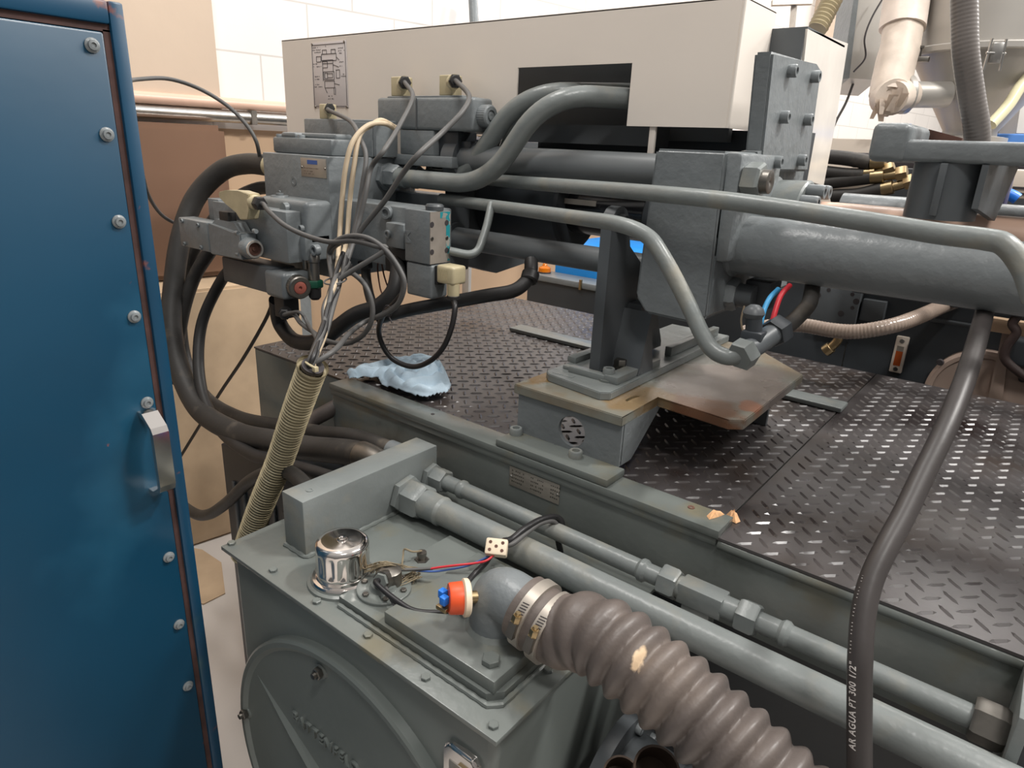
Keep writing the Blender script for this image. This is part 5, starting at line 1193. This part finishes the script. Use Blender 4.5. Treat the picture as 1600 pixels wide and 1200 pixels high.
# ================================================================ hopper bracket on the barrel, right
YBK = 1.16
t = thing('hopper_bracket', 'heavy dark grey cast bracket with ring collar above the barrel', 'bracket', (-.05, 1.25, 1.45))
def Q(px, py, y=YBK): return PY(px, py, y)
pl = [Q(1364, 200), Q(1372, 196), Q(1480, 214), Q(1700, 240)]
z_t, z_b = Q(1400, 224).z+.006, Q(1365, 250).z
xl_, xr_ = Q(1362, 220).x, .45
bm = B(); box(bm, (xl_, YBK, z_b), (xr_, YBK+.05, z_t), .006, 3); box(bm, (xl_-.002, YBK-.003, z_b-.002), (xl_+.05, YBK+.16, z_t+.022), .01, 3); box(bm, (.12, YBK-.003, z_b-.002), (.45, YBK+.2, z_t+.02), .006); box(bm, (xl_+.04, YBK+.1, z_b), (.45, YBK+.3, z_t-.008), .004); obj('table_plate', bm, BLUEGREY, t)
x0, x1 = Q(1428, 260).x, Q(1532, 260).x; zc0 = Q(1470, 346).z
rc = .047; zc0 = Q(1470, 352).z+.006; cc_ = Vector((-.152, YBK+.05, zc0)); x1 = cc_.x+rc
bm = B(); prism(bm, [(x1-.004, YBK+.0, z_b), (x1-.004, YBK+.0, zc0+.02), (x1+.012, YBK+.1, zc0), (x1+.02, YBK+.16, z_b)], (.008, 0, 0)); obj('web', bm, DGREY, t)
bm = B(); box(bm, (cc_.x-.006, YBK-.006, zc0+.006), (cc_.x+.004, YBK+.01, z_b), .002); obj('rib', bm, DGREY, t)
bm = B(); lathe(bm, cc_, (0, 0, 1), [(0, rc*.80), (0, rc), (z_b-zc0, rc), (z_b-zc0, rc*.80), (0, rc*.80)], 40, caps=False); obj('ring_collar', bm, DGREY, t)
t = thing('wooden_wedge', 'rusty brown steel wedge lying on the bracket under the hopper', 'wedge', Q(1470, 212, YBK+.2))
p0 = Q(1470, 216, YBK+.16)
bm = B(); prism(bm, [Q(1441, 222, YBK+.16), Q(1500, 224, YBK+.16), Q(1504, 216, YBK+.16), Q(1452, 202, YBK+.16), Q(1441, 206, YBK+.16)], (0, .06, 0)); obj('wedge', bm, RUST, t)
bm = B(); prism(bm, [Q(1386, 224, YBK+.13), Q(1444, 226, YBK+.13), Q(1444, 210, YBK+.13), Q(1388, 203, YBK+.13)], (0, .05, 0)); tag(obj('steel_shim', bm, RUST), 'brown stained steel shim on the left end of the bracket', 'shim')
bm = B(); c = Q(1414, 216, 2.815); lathe(bm, Vector((c.x, c.y, PY(1340, 217, 2.80).z)), (0, 0, 1), [(0, .02), (.012, .034), (.03, .036), (.046, .026), (.054, .008)], 20); tag(obj('blue_cap_piece', bm, BLUEP), 'small bright blue round cap peeping over the bracket', 'cap')
# spiral suction hose in front of hopper
sp = smoothpath([Q(1506, -30, 1.24), Q(1507, 30, 1.24), Q(1509, 85, 1.24), Q(1518, 150, 1.25), Q(1526, 200, 1.26), Q(1527, 245, 1.27)], 30)
bm = B(); fs_ = resample(sp, .0014); tube(bm, fs_, .012, 24, rf=lambda L, i: .0172+.00015*math.sin(2*math.pi*L/.0055))
tag(obj('spiral_hose', bm, GREYH, angle=1.3), 'grey spiral hose hanging in front of the hopper into the bracket', 'hose')
# ================================================================ hopper behind
HX = PD(1545, 85, 2.35)
t = thing('material_hopper', 'large matt aluminium hopper with cone bottom at the top right', 'hopper', HX)
R0 = .235
hz = HX.z
bm = B(); lathe(bm, HX, (0, 0, 1), [(0, R0), (.9, R0)], 64); obj('drum', bm, ALU, t)
bm = B(); lathe(bm, HX+Vector((0, 0, -.012)), (0, 0, 1), [(0, R0+.014), (.004, R0+.018), (.020, R0+.018), (.024, R0+.014)], 64); obj('rim', bm, ALU, t)
bm = B(); lathe(bm, HX+Vector((0, 0, -.01)), (0, 0, -1), [(0, R0), (.24, .085), (.255, .085), (.26, .12), (.275, .12)], 64); obj('cone', bm, ALU, t)
cdir = (CC-HX); cdir.z = 0; cdir.normalize(); cs = Vector((-cdir.y, cdir.x, 0))
lp = PD(1556, 83, 2.35-.24)
bm = B(); sd = CR.copy(); sd.z = 0; sd.normalize()
for s_ in (-1, 1): cyl(bm, lp+sd*.026*s_+Vector((0, 0, -.05)), lp+sd*.022*s_+Vector((0, 0, .04)), .004, 10)
cyl(bm, lp-sd*.03, lp+sd*.03, .004, 10); box(bm, lp-Vector((.018, .006, .03)), lp+Vector((.018, .006, .03)), .003); obj('toggle_latch', bm, STEEL, t)
lp = PD(1436, 82, 2.3)
bm = B(); cyl(bm, lp+Vector((0, 0, -.02)), lp+Vector((0, 0, .02)), .008, 12); box(bm, lp-Vector((.02, .012, .03)), lp+Vector((.035, .012, -.014)), .002); hexnut(bm, lp+Vector((0, 0, .012)), lp+Vector((0, 0, .02)), .014); obj('clamp_bolt', bm, DSTEEL, t)
# side inlet and wrapped duct
a, b = PD(1480, 148, 2.32), PD(1418, 148, 2.32)
bm = B(); cyl(bm, a, b, .042, 28); obj('side_inlet', bm, ALU, t)
bm = B(); d_ = (b-a).normalized(); cyl(bm, b-d_*.004, b+d_*.018, .062, 32, .003); obj('inlet_flange', bm, ALU, t)
t = thing('wrapped_duct', 'vertical air duct wrapped in white and beige tape beside the hopper', 'duct', PD(1388, 160, 2.3))
dp = smoothpath([PD(1420, -40, 2.32), PD(1413, 30, 2.32), PD(1404, 80, 2.32), PD(1392, 130, 2.32), PD(1388, 150, 2.32)], 24)
k_ = len(resample(dp, .004))
dd_ = resample(dp, .004)
bm = B(); tube(bm, dd_[:int(k_*.46)], .06, 30, rfk=lambda L, a: .072+.005*noise.noise(Vector((L*9, math.cos(a*6.28)*1.5, math.sin(a*6.28)*1.5)))); obj('white_wrap', bm, TAPE, t, angle=1.2)
BTAPE = mat('beige_wrap_tape', srgb(212, 198, 184), .5, var=.08, scale=20, bump=.8, bscale=28)
bm = B(); tube(bm, dd_[int(k_*.44):], .06, 30, rfk=lambda L, a: .063+.005*noise.noise(Vector((L*12+9, math.cos(a*6.28)*1.3, math.sin(a*6.28)*1.3)))); obj('beige_wrap', bm, BTAPE, t, angle=1.2)
bm = B()
cen_ = PD(1396, 152, 2.28)
for k in range(12):
    a_ = random.uniform(0, 6.28); q0 = cen_+Vector((random.uniform(-.05, .04), random.uniform(-.03, .03), random.uniform(-.01, .03))); q1 = q0+Vector((random.uniform(-.05, .02), random.uniform(-.02, .02), -random.uniform(.03, .09)))
    w_ = sd*random.uniform(.008, .02); vs = [bm.verts.new(v) for v in (q0-w_, q0+w_, q1+w_*.6, q1-w_*.4)]; bm.faces.new(vs)
bmesh.ops.solidify(bm, geom=bm.faces, thickness=.0015)
obj('torn_tape', bm, BTAPE, t)
bm = B(); tube(bm, [dp[-1], cen_+sd*.0], .058, 24, rf=lambda L, i: .062-.004*i); tube(bm, [cen_+Vector((0, 0, 0)), b], .05, 24); obj('elbow_wrap', bm, BTAPE, t)
# electrical box behind
t = thing('control_box', 'narrow grey steel box hanging behind the wrapped duct', 'box', PD(1352, 122, 2.7))
bm = B(); p = [PD(1345, -30, 2.7), PD(1405, -30, 2.7), PD(1371, 125, 2.7), PD(1327, 122, 2.7)]
prism(bm, p, CF*.15); obj('body', bm, ALU, t, smooth=False)
bm = B(); p = [PD(1338, -30, 2.69), PD(1345, -30, 2.69), PD(1327, 122, 2.69), PD(1315, 124, 2.69)]; prism(bm, p, CF*.15); obj('edge_rail', bm, BLUEGREY, t, smooth=False)
obj('cable', tube(B(), smoothpath([PD(1384, -10, 2.66), PD(1362, 28, 2.66), PD(1351, 60, 2.66), PD(1352, 90, 2.66), PD(1334, 112, 2.66)], 8), .0035, 8), INK, t)
pipe_thing('cable', 'thin dark cable hanging down from the narrow grey box', 'cable', [PD(1334, 128, 2.75), PD(1322, 160, 2.75), PD(1308, 186, 2.75), PD(1300, 204, 2.75)], .005, CABLE)
# khaki ribbed duct above hood
fs_ = resample(smoothpath([PD(1318, -40, 2.5), PD(1300, 0, 2.5), PD(1277, 46, 2.5)], 20), .004)
tag(obj('ribbed_duct', tube(B(), fs_, .03, 24, rf=lambda L, i: .034+.003*math.sin(2*math.pi*L/.016)), COND, angle=1.2), 'khaki ribbed hose rising from behind the cream guard at the top', 'hose')
# milky and clear tubes at right
pipe_thing('plastic_tube', 'milky yellowish plastic tube slanting down under the hopper', 'tube', [PD(1660, 60, 2.2), PD(1600, 128, 2.2), PD(1575, 165, 2.2), PD(1548, 195, 2.2)], .018, MUSH)
t = thing('hopper_stand', 'grey sheet-metal stand at the far right beyond the hopper cone', 'stand', PD(1590, 210, 2.5))
bm = B(); p = [PD(1600, 130, 2.5), PD(1640, 130, 2.5), PD(1640, 210, 2.5), PD(1588, 208, 2.5)]; prism(bm, p, CF*.1); p = [PD(1562, 165, 2.6), PD(1592, 165, 2.6), PD(1588, 202, 2.6), PD(1556, 200, 2.6)]; prism(bm, p, CF*.1); obj('sheet', bm, ALU, t, smooth=False)
# ================================================================ neighbouring machine behind
YN = 2.22
def N(px, py, y=YN): return PY(px, py, y)
t = thing('neighbouring_machine', 'dark grey moulding machine standing behind the mats on the right', 'machine', (.2, YN+.4, 0))
bm = B(); box(bm, (-1.10, YN, .0), (1.6, YN+.55, N(1300, 430).z+.10), .006); obj('body', bm, DARK, t)
bm = B(); box(bm, (-1.12, YN-.02, N(1300, 430).z+.10), (1.6, YN+.2, N(1300, 430).z+.16), .006); obj('upper_frame', bm, DARK, t)
x0, x1 = N(1240, 445).x, N(1345, 500).x
bm = B(); box(bm, (N(1276, 470).x, YN-.04, N(1276, 508).z), (N(1348, 470).x, YN, N(1276, 452).z+.03), .003); blk = obj('valve_plate', bm, DGREY, t)
for q, r__ in (((1278, 461), .007), (1, 1)) if False else (((1278, 461), .009), ((1338, 471), .009), ((1314, 490), .009), ((1332, 481), .006), ((1332, 460), .006), ((1295, 453), .006)):
    p = N(*q, YN-.04); obj('hole', lathe(B(), p, (0, -1, 0), [(0, r__), (.001, r__)], 16), INK, blk)
bm = B(); box(bm, (N(1350, 475).x, YN-.03, N(1350, 498).z), (N(1388, 475).x, YN, N(1388, 470).z), .003); obj('side_plate', bm, DGREY, t)
bm = B(); p = N(1318, 560); box(bm, (p.x-.001, YN-.002, .7), (p.x+.001, YN, p.z+.05)); obj('door_seam', bm, DSTEEL, t)
bm = B(); box(bm, (N(1455, 500).x, YN-.02, N(1500, 508).z), (N(1545, 500).x, YN, N(1500, 502).z), .001); obj('ledge', bm, DGREY, t)
sgx = thing('oil_level_gauge', 'white oil level gauge with amber window on the dark machine', 'gauge', N(1400, 580))
tl, br_ = N(1412, 526), N(1397, 580)
bm = B(); v1, v2, v3, v4 = N(1408, 524), N(1419, 526), N(1404, 581), N(1392, 579)
xm = (v1.x+v3.x)/2
bm = B(); box(bm, (xm-.0165, YN-.014, v4.z), (xm+.0165, YN, v1.z), .003); obj('frame', bm, WHITEM, sgx)
h_ = v1.z-v4.z
bm = B(); box(bm, (xm-.009, YN-.0155, v4.z+h_*.2), (xm+.009, YN-.014, v4.z+h_*.6)); obj('oil_window', bm, OILM, sgx)
bm = B(); box(bm, (xm-.009, YN-.0155, v4.z+h_*.6), (xm+.009, YN-.014, v4.z+h_*.74)); obj('clear_window', bm, PLATE, sgx)
for f_ in (.1, .88): obj('screw', lathe(B(), (xm, YN-.014, v4.z+h_*f_), (0, -1, 0), [(0, .007), (.003, .006)], 14), STEEL, sgx)
# round beige motor cover
c_ = N(1532, 610); rr_ = (N(1532, 610)-N(1447, 600)).length
c_.z = N(1520, 541).z-rr_
t = thing('round_cover', 'large round beige cover on the dark machine at the right edge', 'cover', c_)
TAN = mat('tan_cover_paint', srgb(170, 150, 138), .4, var=.05, scale=4)
bm = B(); lathe(bm, (c_.x, YN, c_.z), (0, -1, 0), [(0, rr_), (.03, rr_), (.036, rr_-.008), (.036, rr_*.86), (.03, rr_*.84), (.03, 0)], 72, caps=False); obj('disc', bm, TAN, t)
bm = B(); p = N(1545, 560, YN-.03); q = N(1552, 640, YN-.03); prism(bm, [N(1566, 520, YN-.03), N(1580, 520, YN-.03), N(1562, 660, YN-.03), N(1536, 660, YN-.03)], (0, -.012, 0)); obj('ridge', bm, TAN, t)
for q in ((1469, 566), (1598, 592)): obj('bolt', lathe(B(), N(*q, YN-.036), (0, -1, 0), [(0, .010), (.008, .008)], 14), INK, t)
t = thing('wooden_plank', 'pale wooden plank and white bracket at the far right behind the barrel', 'plank', N(1580, 515))
WOOD = mat('pale_plank', srgb(206, 176, 146), .6, var=.1, scale=12)
bm = B(); box(bm, (N(1548, 505, 2.15).x, 2.15, N(1560, 520, 2.15).z), (1.2, 2.18, N(1560, 498, 2.15).z), .002); obj('plank', bm, WOOD, t)
pipe_thing('cable', 'dark brown cable hanging at the far right edge in front of the beige cover', 'cable', [N(1596, 488, 2.1), N(1582, 505, 2.1), N(1588, 520, 2.1), N(1574, 540, 2.1), N(1570, 560, 2.1), N(1590, 580, 2.1), N(1620, 600, 2.1)], .011, mat('brown_cable', srgb(54, 42, 40), .5))
t = thing('motor_box', 'dark rounded box at the far right edge above the beige cover', 'box', N(1600, 560, 2.12))
bm = B(); box(bm, (N(1580, 535, 2.12).x, 2.12, N(1590, 575, 2.12).z), (.25, 2.2, N(1590, 528, 2.12).z), .012, 3); obj('box', bm, DARK, t)
# reinforced clear hose sagging under barrel
sp = smoothpath([PY(1160, 520, 1.75), PY(1200, 510, 1.78), PY(1250, 508, 1.8), PY(1300, 516, 1.8), PY(1340, 518, 1.8), PY(1390, 510, 1.82), PY(1430, 497, 1.9), PY(1475, 478, 2.1), PY(1500, 470, 2.24)], 24)
fs_ = resample(sp, .0022); bm = B(); tube(bm, fs_, .018, 22, rf=lambda L, i: .0185+.0005*math.sin(2*math.pi*L/.008))
tag(obj('clear_hose', bm, CLEARH, angle=1.3), 'brownish reinforced clear hose sagging below the barrel', 'hose')
t = thing('brass_elbow', 'brass pipe elbow pointing down below the sagging clear hose', 'elbow', PY(1300, 540, 2.0))
obj('tube', tube(B(), smoothpath([PY(1312, 522, 2.0), PY(1308, 533, 2.0), PY(1298, 543, 2.0), PY(1290, 549, 2.0)], 8), .012, 18), BRASS, t)
obj('ferrule', cyl(B(), PY(1299, 542, 2.0), PY(1289, 549, 2.0), .0165, 20, .001), BRASS, t)
# brass fittings and hoses behind the bracket, upper right
YU = 2.0
def hosefit(label, hp_, hr, fp, fr):
    t = thing('hydraulic_hose', label, 'hose', PY(*hp_[0], YU), 'black hoses with brass ends behind the bracket')
    obj('tube', tube(B(), smoothpath([PY(a_, b_, YU) for a_, b_ in hp_], 8), hr, 18), HOSE, t)
    P_ = [PY(a_, b_, YU) for a_, b_ in fp]; obj('ferrule', cyl(B(), P_[0], P_[1], fr, 20, .0015), BRASS, t)
    if len(P_) > 2: obj('brass_stem', tube(B(), smoothpath(P_[1:], 6), fr*.66, 16), BRASS, t); obj('brass_nut', hexnut(B(), P_[-1]-(P_[-1]-P_[-2]).normalized()*.016, P_[-1]+(P_[-1]-P_[-2]).normalized()*.008, fr*1.1), BRASS, t)
hosefit('black hose with straight steel crimp end, uppermost behind the bracket', [(1286, 244), (1325, 248), (1360, 254)], .018, [(1360, 254), (1384, 253)], .017)
hosefit('black hose with long brass elbow end behind the bracket', [(1270, 292), (1300, 285), (1330, 281), (1362, 277)], .017, [(1360, 277), (1382, 275), (1398, 273), (1412, 270)], .0175)
hosefit('black hose with brass end lying lowest behind the bracket', [(1300, 306), (1340, 304), (1378, 295)], .017, [(1377, 296), (1396, 292), (1410, 288), (1424, 283)], .0175)
hosefit('black hose passing behind the others at the left of the brass ends', [(1285, 268), (1320, 272), (1350, 273)], .016, [(1346, 272), (1368, 270), (1380, 266), (1392, 262)], .014)
t = thing('machine_guard', 'pale cream guard of the neighbouring machine above its dark body', 'guard', N(1330, 260, 2.5))
bm = B(); box(bm, (-1.3, 2.80, 1.0), (1.8, 2.83, PY(1340, 217, 2.80).z), .003); obj('panel', bm, WHITEM, t)
bm = B(); prism(bm, [PY(1288, 262, 2.1), PY(1345, 262, 2.1), PY(1345, 270, 2.1), PY(1288, 266, 2.1)], (0, .3, 0)); prism(bm, [PY(1300, 292, 2.05), PY(1372, 280, 2.05), PY(1375, 292, 2.05), PY(1305, 305, 2.05)], (0, .2, 0)); obj('bracket_plate', bm, WHITEM, t)
bm = B(); box(bm, (PY(1332, 238, 2.5).x, 2.5, PY(1332, 262, 2.5).z), (.6, 2.52, PY(1332, 238, 2.5).z), .01); obj('dark_slot', bm, INK, t)
bm = B(); box(bm, (PY(1365, 300, 2.1).x, 2.08, 1.2), (.9, 2.12, PY(1400, 262, 2.1).z), .004); tag(obj('dark_panel', bm, DARK), 'dark panel behind the brass hose ends under the bracket', 'panel')
bm = B(); box(bm, (PY(1534, 265, 1.6).x, 1.6, PY(1534, 360, 1.6).z), (PY(1585, 265, 1.6).x, 1.66, PY(1534, 262, 1.6).z), .006); tag(obj('purple_panel', bm, PURPLE), 'dark purple-grey panel behind the bracket at the right edge', 'panel')
t = thing('grille_box', 'pale plastic box with slots at the right edge beyond the purple panel', 'box', PY(1595, 280, 1.9))
bm = B(); box(bm, (PY(1578, 270, 1.9).x, 1.9, PY(1580, 310, 1.9).z), (.7, 1.95, PY(1580, 264, 1.9).z), .006); obj('box', bm, WHITEM, t)
bm = B()
for k in range(2): z_ = PY(1582, 292+k*9, 1.9).z; box(bm, (PY(1583, 290, 1.9).x, 1.8995, z_-.004), (.65, 1.897, z_+.001))
obj('slot', bm, INK, t)
pipe_thing('air_tube', 'short bright blue tube end at the right edge beyond the bracket', 'tube', [PY(1572, 302, 1.7), PY(1582, 306, 1.7), PY(1590, 311, 1.7)], .011, BLUEP)
o = obj('blue_machine', box(B(), (PD(1530, 208, 3.2).x-.1, 3.2, 1.3), (PD(1530, 208, 3.2).x+.6, 3.5, PY(1540, 208, 3.2).z), .01), BLUEK); tag(o, 'blue machine top seen through the gap under the hopper', 'machine')
o = obj('blue_crate', box(B(), (PY(965, 230, 3.0).x-.2, 3.0, 1.2), (PY(1050, 230, 3.0).x+.1, 3.4, PY(1000, 218, 3.0).z), .01), BLUEK); tag(o, 'blue object seen through the gap below the cream hood', 'crate')
# ================================================================ bright blue machine seen under the rods
t = thing('blue_bench', 'bright blue machine with grey ledge seen below the tie rods', 'machine', PY(900, 430, 2.35))
YBB = 2.32
zl_ = PY(900, 440, YBB).z
bm = B(); box(bm, (PY(866, 430, YBB+.12).x, YBB+.12, .9), (PY(1010, 430, YBB+.12).x+.2, YBB+.6, PY(900, 384, YBB+.12).z), .006); obj('blue_body', bm, BLUEM, t)
bm = B(); box(bm, (PY(822, 450, YBB).x, YBB, zl_-.025), (PY(1000, 470, YBB).x+.1, YBB+.12, zl_), .004); obj('ledge', bm, BLUEGREY, t)
bm = B(); box(bm, (PY(822, 450, YBB).x, YBB+.01, .8), (PY(1000, 470, YBB).x+.1, YBB+.04, zl_-.025)); obj('skirt', bm, DARK, t)
obj('hinge', box(B(), (PY(906, 462, YBB).x-.006, YBB-.006, zl_-.03), (PY(906, 462, YBB).x+.006, YBB+.004, zl_+.012), .002), BRASS, t)
bc = PY(850, 440, YBB+.06); bc.z = zl_
t = thing('beacon_lamp', 'small amber beacon lamp on the grey ledge of the blue machine', 'lamp', bc)
obj('base', lathe(B(), bc, (0, 0, 1), [(0, .028), (.006, .028)], 28), INK, t)
obj('lens', lathe(B(), bc+Vector((0, 0, .006)), (0, 0, 1), [(0, .027), (.016, .026), (.02, .02), (.024, .012), (.034, .008), (.038, .003)], 28), AMBER, t)
o = obj('red_push_button', lathe(B(), PY(796, 456, YBB), (0, 0, 1), [(0, .018), (.012, .02), (.024, .01), (.026, .002)], 20), REDK); tag(o, 'small red button beside the grey ledge of the blue machine', 'button')
t = thing('steel_post', 'light grey vertical post under the valves seen against the beige wall', 'post', PY(727, 460, 2.3))
bm = B(); box(bm, (PY(722, 440, 2.3).x, 2.3, .6), (PY(732, 440, 2.3).x, 2.32, PY(727, 405, 2.3).z), .002); obj('post', bm, ALU, t)
# ================================================================ below: pump, motor, clutter under the pipes
t = thing('oil_pump', 'grey pump flange and motor body in shadow under the ribbed hose', 'pump', (-.25, .70, .5))
bm = B(); lathe(bm, (-.34, .72, .66), (1, 0, 0), [(0, .10), (.02, .10), (.022, .075), (.10, .07), (.12, .09), (.5, .09), (.52, .07)], 48); obj('motor', bm, DGREY, t)
for a_ in range(6):
    an = a_*math.pi/3+.2; obj('bolt', screw(B(), (-.32, .72+math.cos(an)*.086, .66+math.sin(an)*.086), (1, 0, 0), .008, .01), BLUEGREY, t)
CUPM = mat('dark_rusty_steel', srgb(66, 52, 42), .6, .3, var=.35, scale=22)
t = thing('drain_bracket', 'grey plate with two scalloped rusty cups at the bottom under the hose', 'bracket', PY(1000, 1180, .56))
p = PY(960, 1190, .5)
bm = B()
for q, r__ in ((PY(968, 1196, .6), .024), (PY(1022, 1186, .6), .028)):
    lathe(bm, q+Vector((0, 0, -.03)), (.3, -.3, .9), [(0, r__*.9), (.03, r__), (.03, r__*.9), (.004, r__*.8), (.004, .0001)], 28, caps=False)
obj('cups', bm, CUPM, t)
bm = B(); box(bm, (-.33, .56, .58), (-.12, .75, .592), .002); obj('plate', bm, GREYT, t)
bm = B(); box(bm, (.10, .88, .55), (.4, .905, .93)); obj_ = tag(obj('dark_panel', bm, DARK), 'dark recessed panel under the bed at the right edge', 'panel')
t = thing('end_bracket', 'grey bracket plate holding the slim pipe at the right edge', 'bracket', (.1, .85, .8))
bm = B(); box(bm, (.085, .79, .78), (.097, .9, 1.0), .002); obj('plate', bm, GREY, t)
# ================================================================ small scraps
def scrap(label, pts, z, h=.004, m=SHRED, name='foam_scrap'):
    bm = B(); P_ = [PZ(a_, b_, z) for a_, b_ in pts]; c = sum(P_, Vector())/len(P_)
    bot = [bm.verts.new(p) for p in P_]; tp_ = bm.verts.new(c+Vector((0, 0, h))); bm.faces.new(bot)
    for i in range(len(bot)):
        mid = bm.verts.new((P_[i]+P_[(i+1) % len(P_)])/2*.55+c*.45+Vector((0, 0, h*random.uniform(.5, 1.2))))
        bm.faces.new((bot[i], bot[(i+1) % len(bot)], mid)); bm.faces.new((bot[(i+1) % len(bot)], tp_, mid)); bm.faces.new((tp_, bot[i], mid))
    return tag(obj(name, bm, m, smooth=False), label, 'scrap')
scrap('peach foam scrap on the end of the cover strip, left piece', [(1104, 806), (1108, 812), (1122, 808), (1132, 804), (1128, 801), (1116, 799)], 1.0185, .008)
scrap('peach foam scrap on the mat beside the cover strip, right piece', [(1134, 805), (1140, 813), (1150, 818), (1157, 815), (1150, 806), (1142, 801)], 1.006, .012)
scrap('small rusty metal chip on the pedestal plate', [(977, 625), (980, 627), (990, 622), (1000, 619), (998, 617), (988, 620)], 1.1285, .003, BRASS, 'metal_chip')
scrap('small white paper fleck on the tank lid near the pipe', [(723, 849), (730, 853), (732, 852), (728, 850), (731, 847)], .9005, .002, CREAM, 'paper_fleck')
scrap('tiny blue plastic chip at the foot of the pedestal', [(952, 752), (956, 756), (960, 752), (956, 749)], 1.0185, .004, BLUEP, 'plastic_chip')
